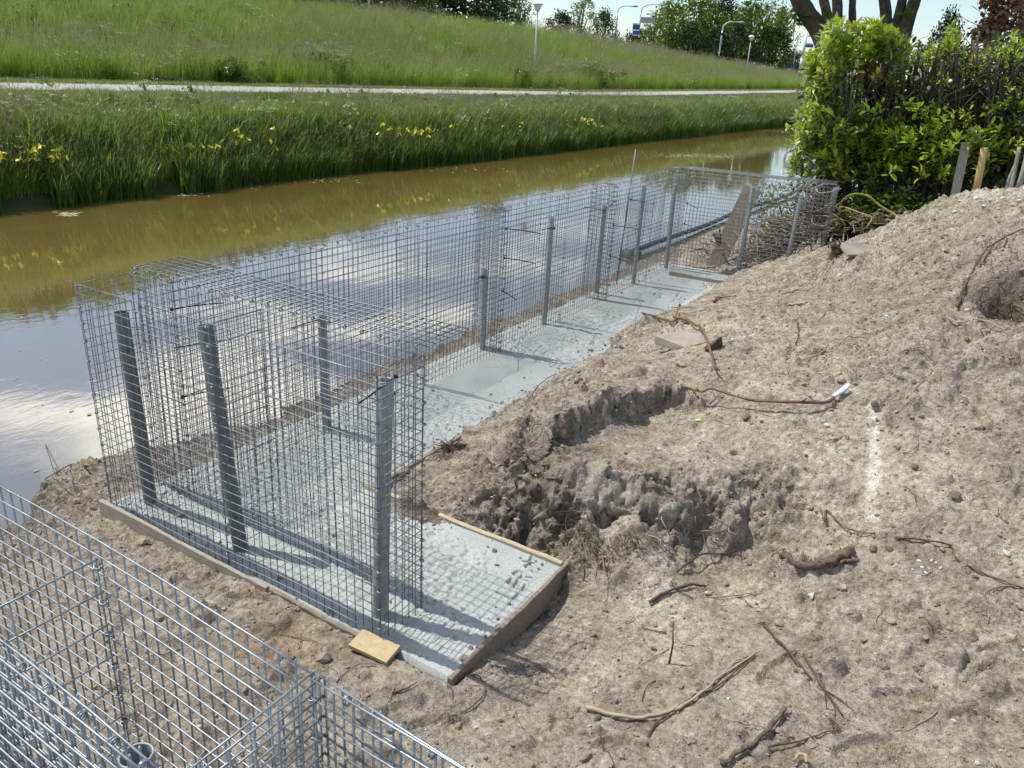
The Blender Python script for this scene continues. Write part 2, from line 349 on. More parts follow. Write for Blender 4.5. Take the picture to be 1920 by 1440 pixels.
M['mown'] = simple('mown_turf', (0.13, 0.165, 0.045), (0.215, 0.235, 0.085), 0.9, 0.95, bs=0.6, bscale=30, bd=0.03)
M['bark'] = simple('grey_bark', (0.085, 0.072, 0.058), (0.185, 0.160, 0.132), 5, 0.9, stretch=(6, 6, 1.2), bs=0.9, bscale=9, bd=0.05)
M['stem'] = simple('hedge_stem', (0.030, 0.023, 0.017), (0.10, 0.078, 0.058), 6, 0.85, bs=0.4)
M['cut_wood'] = simple('fresh_cut_wood', (0.62, 0.55, 0.42), (0.76, 0.70, 0.58), 9, 0.8, bs=0.2)
M['grass'] = leaf_material('meadow_blades', [(0.118, 0.230, 0.028), (0.183, 0.319, 0.047), (0.260, 0.372, 0.080), (0.354, 0.395, 0.153)], 0.5, 0.6, 0.35, 0.05, vcol=(0.30, 0.30, 0.13))
M['mown_blade'] = leaf_material('mown_blades', [(0.154, 0.209, 0.050), (0.209, 0.259, 0.066), (0.264, 0.292, 0.110)], 0.3, 0.6, 0.5, 0.03)
M['seed'] = leaf_material('seed_heads', [(0.32, 0.29, 0.18), (0.42, 0.38, 0.25), (0.36, 0.29, 0.22)], 0.3, 0.6, 0.5, 0.1)
M['bank'] = leaf_material('bank_blades', [(0.098, 0.201, 0.025), (0.155, 0.282, 0.041), (0.230, 0.351, 0.069), (0.322, 0.380, 0.127)], 0.5, 0.6, 0.6, 0.05, vcol=(0.20, 0.24, 0.09))
M['reed'] = leaf_material('sword_leaves', [(0.045, 0.11, 0.024), (0.075, 0.155, 0.032), (0.12, 0.205, 0.05)], 0.45, 0.5, 0.8, 0.08, vcol=(0.40, 0.47, 0.24))
M['iris'] = leaf_material('yellow_petals', [(0.84, 0.72, 0.04), (0.90, 0.80, 0.07)], 0.3, 0.5, 2, 0.1)
M['umbel'] = leaf_material('white_umbels', [(0.66, 0.68, 0.52), (0.78, 0.78, 0.66)], 0.3, 0.6, 2, 0.1)
M['weed'] = leaf_material('broad_weeds', [(0.045, 0.085, 0.020), (0.085, 0.135, 0.035), (0.13, 0.175, 0.06)], 0.35, 0.5, 1.0, 0.08)
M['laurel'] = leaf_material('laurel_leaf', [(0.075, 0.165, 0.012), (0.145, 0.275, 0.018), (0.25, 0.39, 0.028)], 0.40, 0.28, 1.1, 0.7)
M['laurel_lit_tint'] = leaf_material('lit_tint_laurel_leaf', [(0.29, 0.46, 0.025), (0.42, 0.57, 0.035), (0.52, 0.61, 0.07)], 0.42, 0.3, 1.3, 0.7)  # sunlight painted into the leaf colour, for the hedge's sun-facing shoots
M['laurel_shade_tint'] = leaf_material('shade_tint_laurel_leaf', [(0.030, 0.075, 0.014), (0.055, 0.115, 0.018)], 0.25, 0.3, 1.5, 0.8)  # darker copy of the leaf colour, painting the shade inside the hedge
M['dead_leaf'] = leaf_material('withered_leaf', [(0.16, 0.072, 0.034), (0.26, 0.13, 0.06), (0.33, 0.20, 0.12)], 0.2, 0.5, 3, 0.2)
M['tree_a'] = leaf_material('birch_leaf', [(0.065, 0.11, 0.020), (0.11, 0.165, 0.034), (0.17, 0.215, 0.06)], 0.35, 0.6, 0.25, 0.03)
M['tree_b'] = leaf_material('dark_leaf', [(0.022, 0.045, 0.014), (0.042, 0.072, 0.020), (0.065, 0.100, 0.030)], 0.28, 0.6, 0.25, 0.03)
M['steel_pole'] = galv_material('lamp_pole', (0.36, 0.44, 0.46), (0.46, 0.54, 0.56), 0.5, 0.2)
M['lamp_glass'] = simple('lamp_glass', (0.66, 0.68, 0.68), (0.72, 0.74, 0.74), rough=0.25, bs=0)
M['sign_grey'] = simple('grey_sign_back', (0.36, 0.37, 0.40), (0.44, 0.45, 0.47), rough=0.5, bs=0)
M['sign_blue'] = simple('blue_sign', (0.035, 0.11, 0.30), (0.05, 0.14, 0.36), rough=0.4, bs=0)
M['sign_white'] = simple('white_paint', (0.70, 0.72, 0.74), (0.80, 0.81, 0.82), rough=0.4, bs=0)
M['sign_black'] = simple('black_paint', (0.015, 0.015, 0.018), (0.025, 0.025, 0.028), rough=0.4, bs=0)
M['sign_yellow'] = simple('orange_yellow_paint', (0.62, 0.30, 0.02), (0.70, 0.36, 0.03), rough=0.45, bs=0)
M['black_plastic'] = simple('dark_shore_beam', (0.020, 0.022, 0.024), (0.045, 0.048, 0.05), 9, 0.5)
M['slate'] = simple('slate_tile', (0.13, 0.15, 0.18), (0.22, 0.25, 0.29), 4, 0.5, bs=0.2)
M['shed'] = simple('shed_timber', (0.075, 0.060, 0.050), (0.14, 0.115, 0.095), 5, 0.8, stretch=(8, 8, 1))
M['leaf_green'] = M['weed']
#==SECTIONS==

# ------------------------------------------------------------------ near ground: one height field through surveyed spot heights
SPOT_W = [(-0.5, -.4, -.2), (0, -.3, -.10), (.1, -.06, -.085), (.8, -.08, -.06), (1, -.3, -.055), (1.5, -.08, -.015), (2, -.1, -.012), (2, -.4, -.03), (2.38, -.1, -.015), (2.6, -.3, -.04), (1, -1, -.06), (2, -1.3, -.02), (3, -1, .03), (0, -1.2, -.14),
          (0.5, .5, -.10), (1.5, .5, -.10), (2.1, .5, -.12), (2.5, .05, -.04), (2.5, .45, -.12), (2.52, .75, -.11), (2.55, 1.0, -.04),
          (1.10, 1.3, -.02), (1.10, 2.2, .01), (1.10, 3.0, .03), (1.10, 4.2, .04),
          (2.5, 9.5, .30), (3.5, 9.8, .5), (4.5, 10, .6), (1.5, 9.3, .05), (1.2, 10.5, -.15), (3, 12, .35), (6.5, 12, .6), (6, 7, 1.4), (6, 4, 1.0), (6, 0, .4), (6, -2.6, .3),
          (4, -2.6, .25), (2, -2.7, .02), (7.5, 3, 1.1), (7.5, 8, 1.4)]
for yy in (-2.6, -1.2, 0, 1.5, 3, 5, 7, 9, 11, 13):
    sh = -0.15 if yy < 0 else 0
    SPOT_W += [(-.12 + sh, yy, -.10), (-.45 + sh, yy, -.19), (-.82 + sh, yy, -.36), (-1.5 + sh, yy, -.75)]
SPOT_W += [tuple(at(px_, py_, z_)) for px_, py_, z_ in [(140, 885, -.13), (90, 905, -.17), (180, 875, -.13), (120, 940, -.15), (170, 930, -.11)]]
for yy in (2, 4, 6, 8): SPOT_W += [(.5, yy, -.10)]
SPOT_P = [(1000, 780, .13), (1090, 735, .36), (960, 835, .20), (900, 905, .12), (840, 935, .02), (930, 965, .03), (1015, 905, .27), (1010, 850, .40), (1050, 790, .46), (1140, 745, .50), (1240, 690, .50),
          (985, 985, .0), (1055, 1000, .0), (1060, 1035, -.02), (1120, 1015, .01), (1200, 1030, .0), (1290, 1022, .05), (1395, 992, .14),
          (1130, 815, .36), (1190, 785, .37), (1265, 745, .38), (1085, 850, .37), (1150, 880, .355), (1250, 850, .39), (1200, 905, .335), (1100, 905, .325), (1300, 905, .345), (1340, 840, .43), (1055, 925, .25), (1110, 945, .27), (1200, 950, .29), (1290, 945, .30), (1380, 925, .32), (1300, 795, .41), (1350, 770, .46), (1090, 975, .16), (1180, 985, .17), (1280, 985, .18), (1370, 965, .22), (1400, 850, .46), (1450, 930, .33), (1450, 790, .56),
          (1600, 900, .46), (1600, 750, .66), (1750, 900, .52), (1900, 900, .58), (1640, 1000, .33), (1500, 1060, .17), (1750, 1060, .31), (1900, 1100, .32), (1300, 1100, .04), (1150, 1150, -.04),
          (1300, 1300, .01), (1000, 1300, -.04), (900, 1400, -.03), (1500, 1250, .08), (1700, 1250, .15), (1900, 1250, .22), (1900, 1430, .13), (1500, 1430, .05), (1100, 1430, .0),
          (1400, 700, .58), (1500, 640, .66), (1610, 620, .80), (1700, 700, .80), (1800, 620, .98), (1900, 560, 1.12), (1900, 700, .88), (1800, 780, .70),
          (1320, 640, .42), (1300, 590, .26), (1240, 605, .13), (1400, 560, .26), (1450, 515, .34), (1450, 600, .52), (1541, 464, .555), (1610, 448, .76), (1660, 428, .92), (1710, 410, 1.04), (1770, 382, 1.24), (1850, 362, 1.40),
          (1920, 372, 1.38), (1700, 500, .95), (1800, 450, 1.20), (1600, 530, .78)]
SPOTS = np.array(SPOT_W + [tuple(at(px, py, z)) for px, py, z in SPOT_P])
def tps_fit(P, lam=0.004):
    d = np.linalg.norm(P[:, None, :2] - P[None, :, :2], axis=2); K = np.where(d > 0, d * d * np.log(d + 1e-12), 0)
    n = len(P); A = np.zeros((n + 3, n + 3)); A[:n, :n] = K + lam * np.eye(n); A[:n, n] = 1; A[:n, n + 1:] = P[:, :2]; A[n, :n] = 1; A[n + 1:, :n] = P[:, :2].T
    return np.linalg.solve(A, np.concatenate([P[:, 2], np.zeros(3)]))
TW = tps_fit(SPOTS)
def tps(x, y):
    out = TW[-3] + TW[-2] * x + TW[-1] * y
    for (px, py, _), w in zip(SPOTS, TW[:-3]):
        r2 = (x - px) ** 2 + (y - py) ** 2 + 1e-9
        out = out + w * 0.5 * r2 * np.log(r2)
    return out
def sstep(a, b, x):
    t = np.clip((x - a) / (b - a), 0, 1); return t * t * (3 - 2 * t)
GX = np.concatenate([np.arange(-2.0, -1.0, .05), np.arange(-1.0, 1.0, .015), np.arange(1.0, 4.7, .0115), np.arange(4.7, 7.5, .06)])
ys = [-2.9]
while ys[-1] < 12.6:
    yy = ys[-1]; ys.append(yy + (.05 if yy < -1.5 else .0115 if yy < .9 else .0085 if yy < 1.6 else min(.0115 + (yy - 1.6) * .0045, .045)))
GY = np.array(ys)
XX, YY = np.meshgrid(GX, GY, indexing='ij')
Z = tps(XX, YY)
# crisp lip of the upper cut: ground stands up behind the line and drops in front of it
LIP = [at(*q)[:2] for q in [(958, 962, .06), (978, 915, .22), (1005, 860, .38), (1045, 800, .45), (1130, 758, .49), (1235, 712, .50), (1290, 722, .49), (1335, 752, .48)]]
DL = np.full(XX.shape, 9.0); SG = np.zeros(XX.shape); TT = np.zeros(XX.shape); wob = .05 * fbm(XX * 6, YY * 6, 3, 95)
for i_, (p_, q_) in enumerate(zip(LIP[:-1], LIP[1:])):
    d_ = q_ - p_; t_ = np.clip(((XX - p_[0]) * d_[0] + (YY - p_[1]) * d_[1]) / (d_ @ d_), 0, 1); dd = np.hypot(XX - p_[0] - t_ * d_[0], YY - p_[1] - t_ * d_[1]); m_ = dd < DL
    DL = np.where(m_, dd, DL); SG = np.where(m_, np.sign(d_[0] * (YY - p_[1]) - d_[1] * (XX - p_[0])), SG); TT = np.where(m_, (i_ + t_) / 7, TT)
SD = SG * DL + wob; ENDS = sstep(0, .06, TT) * (1 - sstep(.85, 1, TT)); FRONT = 1.0 + .75 * (1 - sstep(.25, .62, TT))
Z = Z + ENDS * (.075 * sstep(-.045, .03, SD) * np.exp(-(np.clip(SD, 0, 9) / .30) ** 2) - .062 * FRONT * (1 - sstep(-.045, .03, SD)) * np.exp(-(np.clip(-SD, 0, 9) / .22) ** 2))
gxz, gyz = np.gradient(Z, GX, GY); SLOPE = np.hypot(gxz, gyz)
def edge_x(y): return 1.055 + sstep(3.6, 4.4, y) * (0.05 * vnoise(y * 2.1, y * 0 + 3.3, 4) + 0.03 * vnoise(y * 9, y * 0 + 1.3, 5) - 0.03) + 0.13 * sstep(5.2, 7.2, y)
ROUGH = np.clip(0.30 + .32 * sstep(-.25, .35, fbm(XX * .9, YY * .9, 3, 97)) + 1.15 * sstep(.35, 1.1, SLOPE) + 0.5 * sstep(.5, .9, Z) + .9 * sstep(.0, -.25, XX) + .35 * (YY < 0) * sstep(1.2, .2, XX), .25, 2.0)
# heaps, clods and crumbs stand out along the surface normal, so cut faces break up instead of smearing
Z = Z + 0.020 * fbm(XX * 1.7, YY * 1.7, 3, 21)
NX, NY = -gxz * .95, -gyz * .95; NL = np.sqrt(NX ** 2 + NY ** 2 + 1); NX, NY, NZ = NX / NL, NY / NL, 1 / NL
clod = np.abs(fbm3(XX * 9, YY * 9, Z * 9, 4, 41, .55)); DISP = ROUGH * (0.020 * fbm3(XX * 4.2, YY * 4.2, Z * 4.2, 3, 31, .55) + 0.020 * (clod - .35) + .017 * fbm3(XX * 24, YY * 24, Z * 24, 3, 45, .65))
DISP = DISP - .014 * sstep(.25, .6, fbm3(XX * 5, YY * 5, Z * 7, 3, 71)) * sstep(.45, .9, SLOPE)
DISP = DISP + (0.003 + 0.004 * ROUGH) * fbm3(XX * 52, YY * 52, Z * 52, 2, 51)
DISP = DISP * (1 - .5 * sstep(1.5, .9, YY) * sstep(1.8, 2.6, XX))
BASE = Z.copy(); Z = BASE + DISP * NZ; Z = np.where((XX > 1.08) & (XX < 2.36) & (YY > 1.0) & (YY < 1.7), np.minimum(Z, .012 + .9 * np.clip(YY - 1.05, 0, 2) + .012 * fbm(XX * 14, YY * 14, 3, 91)), Z)
fb_ = (XX > .75) & (XX < 2.4) & (YY < -.005) & (YY > -.5); Z = np.where(fb_, np.maximum(Z, -.012 - .09 * sstep(1.15, .75, XX) - .12 * np.clip(-.05 - YY, 0, 1) + .010 * fbm(XX * 12, YY * 12, 3, 93)), Z); OX = DISP * NX; OY = DISP * NY
# lumps pressed into the surface
def lump(cx, cy, r, h, flat=1.0):
    i0, i1 = np.searchsorted(GX, (cx - r, cx + r)); j0, j1 = np.searchsorted(GY, (cy - r, cy + r))
    if i1 <= i0 or j1 <= j0: return
    d2 = ((XX[i0:i1, j0:j1] - cx) ** 2 + ((YY[i0:i1, j0:j1] - cy) * flat) ** 2) / (r * r)
    Z[i0:i1, j0:j1] += h * np.sqrt(np.clip(1 - d2, 0, 1))
lr = np.random.default_rng(3)
for _ in range(36000):
    cx = lr.uniform(.8, 6.0); cy = lr.uniform(-2.0, 9.0)
    i = min(np.searchsorted(GX, cx), len(GX) - 1); j = min(np.searchsorted(GY, cy), len(GY) - 1)
    if lr.random() > (ROUGH[i, j] - .22) * .75: continue
    if cy < 1.1 and cx > 2.4 and lr.random() < .6: continue
    r = min(.009 + lr.exponential(.0125), .085); r = max(r, .022 + .004 * cy) if cy > 3.5 else r
    lump(cx, cy, r, r * lr.uniform(.4, 1.0) * (.36 if cy > 3.5 else 1), lr.uniform(.8, 1.25))
Z -= .016 * sstep(3.5, 5.0, YY) * (XX > 1.1)
# footprints and tyre ribs trodden into the loose sand in front
def print_mark(cx, cy, ang, L=.29, W=.10, depth=.021, ribs=True):
    c, s = math.cos(ang), math.sin(ang)
    u = (XX - cx) * c + (YY - cy) * s; v = -(XX - cx) * s + (YY - cy) * c
    q = (2 * u / L) ** 2 + (2 * v / W) ** 2
    m = 1 - sstep(.75, 1.05, q)
    Z[:] -= m * (depth + (0.006 * (np.sin(u * 2 * math.pi / .030 + np.sin(v * 60)) > 0.2) if ribs else 0)); Z[:] += 0.008 * np.exp(-((q - 1.25) / .25) ** 2)
for px, py, a in [(740, 1320, .9), (820, 1345, .7), (1180, 1390, .5), (1700, 1340, .3), (1820, 1300, 1.1), (1840, 1390, .2), (1620, 1420, .8), (470, 1110, .4), (1460, 1270, 1.2), (1000, 1220, .9)]:
    p = at(px, py, .03); print_mark(p[0], p[1], a)
# hollow under the root clump at the right and the scour below the bank
for px, py, z, r, dz in [(1893, 598, 1.0, .20, -.30), (1875, 548, 1.08, .22, .16), (1830, 590, 1.0, .14, .06), (1070, 1005, .0, .10, -.03)]:
    p = at(px, py, z); Z += dz * np.exp(-(((XX - p[0]) ** 2 + (YY - p[1]) ** 2) / (r * r)) ** 1.6)
# the cut face is undercut at its foot and bulges above
for px, py, z, r, k in [(1075, 1000, .03, .13, .10), (1150, 1012, .03, .13, .10), (1230, 1016, .04, .13, .09), (1310, 1005, .08, .12, .06), (1090, 935, .22, .16, -.06), (1180, 950, .24, .16, -.06), (1270, 945, .26, .15, -.05), (990, 980, .03, .10, .06), (1030, 830, .36, .14, -.05), (1120, 775, .42, .14, -.05), (1220, 715, .46, .14, -.04)]:
    p = at(px, py, z); g_ = np.exp(-(((XX - p[0]) ** 2 + (YY - p[1]) ** 2) / r ** 2) - ((Z - z) / .09) ** 2); OY += .45 * k * g_; OX -= .2 * k * g_
# keep the soil under the slabs and behind the boards, except where it has slid over the concrete
inpad = ((XX > -.03) & (XX < 2.43) & (YY > -.03) & (YY < 1.04)) | ((XX > -.03) & (XX < edge_x(YY)) & (YY > .9) & (YY < 8.32))
SPILL = np.exp(-(((XX - 1.42) / .20) ** 2 + ((YY - .98) / .085) ** 2) ** 1.5) * (1 + .5 * vnoise(XX * 22, YY * 22, 9))
Z = np.where(inpad, np.minimum(Z, -.055) + 0, Z)
spz = .05 * SPILL - .012 + .006 * fbm(XX * 40, YY * 40, 2, 61)
Z = np.where(inpad & (SPILL > .12) & (YY < 1.03) & (YY > .6), np.maximum(Z, spz), Z)
strip_edge = (XX > 1.02) & (XX < 1.16) & (YY > 1.2) & (YY < 3.6); Z = np.where(strip_edge & ~inpad, np.minimum(Z, .05), Z)
over = (~inpad) & (XX > .9) & (XX < 1.4) & (YY > 3.6) & (YY < 8.2); Z = np.where(over, np.maximum(Z, .012 + .1 * np.clip(XX - edge_x(YY), 0, .2)), Z)
def ground_z(x, y):
    i = int(np.clip(np.searchsorted(GX, x) - 1, 0, len(GX) - 2)); j = int(np.clip(np.searchsorted(GY, y) - 1, 0, len(GY) - 2))
    u = np.clip((x - GX[i]) / (GX[i + 1] - GX[i]), 0, 1); v = np.clip((y - GY[j]) / (GY[j + 1] - GY[j]), 0, 1)
    return float((Z[i, j] * (1 - u) + Z[i + 1, j] * u) * (1 - v) + (Z[i, j + 1] * (1 - u) + Z[i + 1, j + 1] * u) * v)
def on_ground(px, py, lift=0.0):
    """first point of the soil surface along a line of sight"""
    d = ray(px, py); d = d / np.linalg.norm(d); t = 1.0
    while t < 14:
        p = CAM_P + d * t
        if p[2] < ground_z(p[0], p[1]):
            for k in range(6):
                t -= .02 / 2 ** k * 1.0
                p = CAM_P + d * t
                if p[2] < ground_z(p[0], p[1]): continue
                t += .02 / 2 ** k * .5
            p = CAM_P + d * t; break
        t += .02
    return np.array([p[0], p[1], ground_z(p[0], p[1]) + lift])
# where the soil is pale sand, and where it is damp peat
pale = np.zeros_like(XX)
for px, py, z, r, a in [(1620, 880, .48, .45, 1), (1560, 1000, .3, .4, .9), (1800, 900, .55, .5, .7), (1290, 1120, .05, .45, .5), (1140, 985, .10, .16, 1.4), (1210, 1010, .05, .12, 1.2), (1200, 900, .3, .2, .7), (1240, 1040, .0, .22, .8), (1450, 860, .45, .4, .8), (1320, 610, .4, .5, .9), (1560, 610, .75, .7, .5), (1800, 400, 1.3, .7, .8), (1880, 380, 1.35, .6, 1), (1700, 470, 1.0, .6, .6), (1240, 1130, 0, .25, .8), (1760, 1050, .35, .5, .7), (1500, 680, .65, .6, .5)]:
    p = at(px, py, z); pale = np.maximum(pale, a * np.exp(-(((XX - p[0]) ** 2 + (YY - p[1]) ** 2) / (r * r)) ** 1.2))
chalk = np.zeros_like(XX)
for px, py, z, r, a in [(1150, 960, .22, .10, .8), (1110, 975, .12, .08, .7), (1150, 1030, .0, .07, .7), (1230, 1130, .0, .12, .35), (1400, 1095, .08, .09, .5), (1300, 860, .38, .16, .35), (1300, 605, .35, .22, .35), (1850, 375, 1.38, .3, .4)]:
    p = at(px, py, z); chalk = np.maximum(chalk, a * np.exp(-(((XX - p[0]) ** 2 + (YY - p[1]) ** 2) / (r * r))))
chalk = chalk * np.clip(.75 + .6 * fbm(XX * 20, YY * 20, 3, 99), 0, 1.2)
for t_ in np.linspace(0, 1, 60):
    p = at(1632 + 6 * math.sin(3 * t_), 775 + 185 * t_, .62 - .22 * t_); chalk = np.maximum(chalk, .85 * np.exp(-(((XX - p[0]) ** 2 + (YY - p[1]) ** 2) / (.034 ** 2)) ** 1.5))
damp = np.clip(.75 * SPILL * (YY < 1.03) * (XX < 2.3), 0, .8)
for px, py, z, r, a in [(830, 850, .04, .09, .8), (1060, 980, .1, .14, .35), (1010, 960, .05, .12, .3), (1885, 590, 1.0, .3, .8), (1720, 600, .8, .8, .22), (1560, 560, .6, .6, .15), (1080, 830, .38, .25, .3), (1000, 900, .2, .2, .3), (560, 1230, -.05, .5, .12), (850, 1180, -.1, .1, .4)]:
    p = at(px, py, z); damp = np.maximum(damp, a * np.exp(-(((XX - p[0]) ** 2 + (YY - p[1]) ** 2) / (r * r))))
damp = np.maximum(damp, .85 * sstep(-.24, -.34, Z) * (XX < .2)); damp = np.maximum(damp, .35 * (XX < -.05) * sstep(-.05, -.25, Z))
me = arr_mesh('excavated_ground', np.stack([XX + OX * ~inpad, YY + OY * ~inpad, Z], -1).reshape(-1, 3), grid_faces(len(GX), len(GY)), M['soil'], True, {'pale': pale, 'damp': damp, 'chalk': np.clip(chalk, 0, 1)})
tag(link('excavated_ground', me), kind='structure')

# ------------------------------------------------------------------ canal, far bank, path, embankment
def base_l(y): return 1.45 + .0105 * np.maximum(0, y - 40)
def crest(y): return np.maximum(4.72 - .014 * np.maximum(0, 50 - y) - .024 * np.maximum(0, y - 50), base_l(y) + .1)
def far_profile(y):
    L = base_l(y); c = crest(y); w = .25 * vnoise(y * .23, y * 0 + 2.2, 8) + .12 * vnoise(y * .9, y * 0 + 5.1, 9)
    return [(-10.6 + w, -.55 + 0 * y), (-10.95 + w, -.25 + 0 * y), (-11.5 + w * .6, .40 + 0 * y), (-12.1, .85 + 0 * y), (-12.9, L - .24), (-13.9, L - .01)], \
           [(-17.3, L), (-18.6, L + .05), (-19.3, L + .16), (-21.0, L + (c - L) * .20), (-24.0, L + (c - L) * .60), (-27.0, L + (c - L) * .90), (-28.8, c), (-31.0, c + .02), (-44.0, c - .2), (-60.0, 1.2 + 0 * y)]
YF = np.concatenate([np.arange(-14, 60, .6), np.arange(60, 300, 3.0)])
def loft(name, prof, sub, mat, kind='structure', bumpy=.05):
    xs = []; zs = []
    for a, b in zip(prof[:-1], prof[1:]):
        for k in range(sub):
            t = k / sub; xs.append(a[0] * (1 - t) + b[0] * t + 0 * YF); zs.append(a[1] * (1 - t) + b[1] * t + 0 * YF)
    xs.append(prof[-1][0] + 0 * YF); zs.append(prof[-1][1] + 0 * YF)
    X = np.array(xs); Zz = np.array(zs); Y = np.repeat(YF[None, :], len(xs), 0)
    if bumpy: Zz = Zz + bumpy * fbm(X * .5, Y * .5, 3, 14) * (np.arange(len(xs))[:, None] > 0) * (np.arange(len(xs))[:, None] < len(xs) - 1)
    me = arr_mesh(name, np.stack([X, Y, Zz], -1).reshape(-1, 3), grid_faces(len(xs), len(YF)), mat)
    return tag(link(name, me), kind=kind)
bank_p, emb_p = far_profile(YF)
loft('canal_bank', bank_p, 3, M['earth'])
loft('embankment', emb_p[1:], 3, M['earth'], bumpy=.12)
L_ = base_l(YF)
loft('near_verge', [(-13.9 + 0 * YF, L_ - .01), (-14.15 + 0 * YF, L_ + .0)], 2, M['mown'], bumpy=0)
loft('path', [(-14.1 + 0 * YF, L_ + .012), (-17.05 + 0 * YF, L_ + .012)], 3, M['path'], bumpy=0)
loft('far_verge', [(-17.0 + 0 * YF, L_ + .004), (-18.6 + 0 * YF, L_ + .05)], 3, M['mown'], bumpy=0)
me = arr_mesh('canal_water', [(-11.6, -20, -.35), (2.6, -20, -.35), (2.6, 135, -.35), (-11.6, 135, -.35)], [(0, 1, 2, 3)], M['water']); tag(link('canal_water', me), kind='structure')
xs = np.concatenate([np.arange(1.0, 12, 1.0), np.arange(12, 80, 6.0)]); yb = np.concatenate([np.arange(11.8, 40, 1.5), np.arange(40, 290, 10.0)])
Xg, Yg = np.meshgrid(xs, yb, indexing='ij'); Zg = np.where(Xg < 1.5, -.8, .45 + .9 * sstep(1.5, 9, Xg) + .0105 * np.maximum(0, Yg - 40)) + .06 * fbm(Xg * .4, Yg * .4, 2, 3) - .25 * (Yg < 12)
me = arr_mesh('garden_ground', np.stack([Xg, Yg, Zg], -1).reshape(-1, 3), grid_faces(len(xs), len(yb)), M['earth']); tag(link('garden_ground', me), kind='structure')
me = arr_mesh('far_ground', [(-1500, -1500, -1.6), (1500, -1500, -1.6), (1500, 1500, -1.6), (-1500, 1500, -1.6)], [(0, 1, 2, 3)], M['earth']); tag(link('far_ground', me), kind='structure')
rd = MB(); rd.box((0, 137, 2.38), (130, 9, .3)); tag(rd.build('road', M['road'], smooth=False), kind='structure')
rd = MB(); rd.box((-6, 131.2, 2.40), (46, 2.4, .3)); tag(rd.build('pavement', M['path'], smooth=False), kind='structure')
far_b = MB(); far_b.box((0, 220, 1.0), (400, 150, 2.9)); tag(far_b.build('far_field', M['mown'], smooth=False), kind='structure')

# ------------------------------------------------------------------ concrete footings
def slab_mesh(name, gx, gy, seed, edge_fade, carve=None, warp=None):
    X, Y = np.meshgrid(gx, gy, indexing='ij')
    if warp is not None: X = warp(X, Y)
    pit = sstep(-.35, .35, fbm(X * 1.5, Y * 1.5, 3, seed) + .25) * edge_fade(X, Y)
    Zs = .004 * fbm(X * 2.4, Y * 2.4, 3, seed + 1) + pit * (.0055 * fbm(X * 24, Y * 24, 3, seed + 2) - .011 * sstep(.15, .55, fbm(X * 34, Y * 34, 2, seed + 3)))
    Zs += (1 - pit) * .0012 * fbm(X * 9 + 2.5 * Y, Y * 26, 2, seed + 4)
    if carve is not None: Zs = Zs + carve(X, Y)
    nx, ny = len(gx), len(gy); V = np.stack([X, Y, Zs], -1).reshape(-1, 3); F = grid_faces(nx, ny)
    idx = np.arange(nx * ny).reshape(nx, ny); loop_ = np.concatenate([idx[:, 0], idx[-1, 1:], idx[-2::-1, -1], idx[0, -2:0:-1]])
    W = V[loop_].copy(); W[:, 2] = -.16; n0 = len(V); m = len(loop_)
    S = np.stack([np.roll(loop_, -1), loop_, n0 + np.arange(m), n0 + (np.arange(m) + 1) % m], 1)
    return arr_mesh(name, np.concatenate([V, W]), np.concatenate([F, S]), M['concrete'], True, {'pitted': np.concatenate([pit.ravel(), np.zeros(m)])})
LETTERS = [[(575, 890), (690, 940), (800, 992), (890, 908)],
           [(735, 742), (800, 800), (880, 835), (955, 866)], [(732, 742), (790, 680)], [(815, 805), (890, 705)], [(950, 862), (1000, 772)],
           [(818, 605), (870, 660), (960, 690), (1040, 715)], [(818, 605), (890, 565), (960, 585), (965, 640), (900, 668)], [(960, 650), (1100, 665)],
           [(1000, 490), (1060, 465), (1110, 500), (1135, 555), (1090, 568), (1025, 535), (1000, 490)],
           [(1060, 430), (1110, 400)], [(975, 425), (1060, 430)], [(1060, 430), (1100, 345)]]
def carve(X, Y):
    D = np.full(X.shape, 9.0)
    for st in LETTERS:
        P = [at(860 + a / 8, 1000 + b / 8, 0)[:2] for a, b in st]
        for p, q in zip(P[:-1], P[1:]):
            d = q - p; t = np.clip(((X - p[0]) * d[0] + (Y - p[1]) * d[1]) / (d @ d), 0, 1)
            D = np.minimum(D, np.hypot(X - p[0] - t * d[0], Y - p[1] - t * d[1]))
    return -.017 * np.exp(-(D / .006) ** 2) + .006 * np.exp(-((D - .0125) / .004) ** 2)
gxp = np.concatenate([np.arange(0, 1.98, .009), np.arange(1.98, 2.386, .0045), [2.387]]); gyp = np.concatenate([np.arange(0, .3, .009), np.arange(.3, .99, .0045), [.992]])
def fade_pad(X, Y):
    return sstep(0, .10, 2.38 - X - .03 * vnoise(Y * 9, Y * 0, 3)) * (1 - (X > 1.0) * (1 - sstep(.0, .14, .99 - Y - .10 * sstep(1.5, 2.3, X)))) * (1 - .85 * np.exp(-(((X - 2.22) / .16) ** 2 + ((Y - .66) / .34) ** 2) ** 2))
gxs = np.concatenate([np.arange(0, 1.04, .013), [1.04]]); yl = [.9925]
while yl[-1] < 8.34: yl.append(yl[-1] + min(.012 + max(0, yl[-1] - 3) * .002, .022))
def fade_strip(X, Y): return 1 - (1 - sstep(0, .10, 1.05 - X - .03 * vnoise(Y * 7, Y * 0, 6))) * (Y < 4.2)
footing = link('concrete_footing', slab_mesh('concrete_footing', gxs, np.array(yl), 101, fade_strip, None, lambda X, Y: X * (1 + .24 * sstep(3.5, 4.6, Y))))
tag(footing, 'wet grey concrete strip beside the canal with LEROY scratched into its near corner', 'footing')
link('inscribed_slab', slab_mesh('inscribed_slab', gxp, gyp, 101, fade_pad, carve), footing)

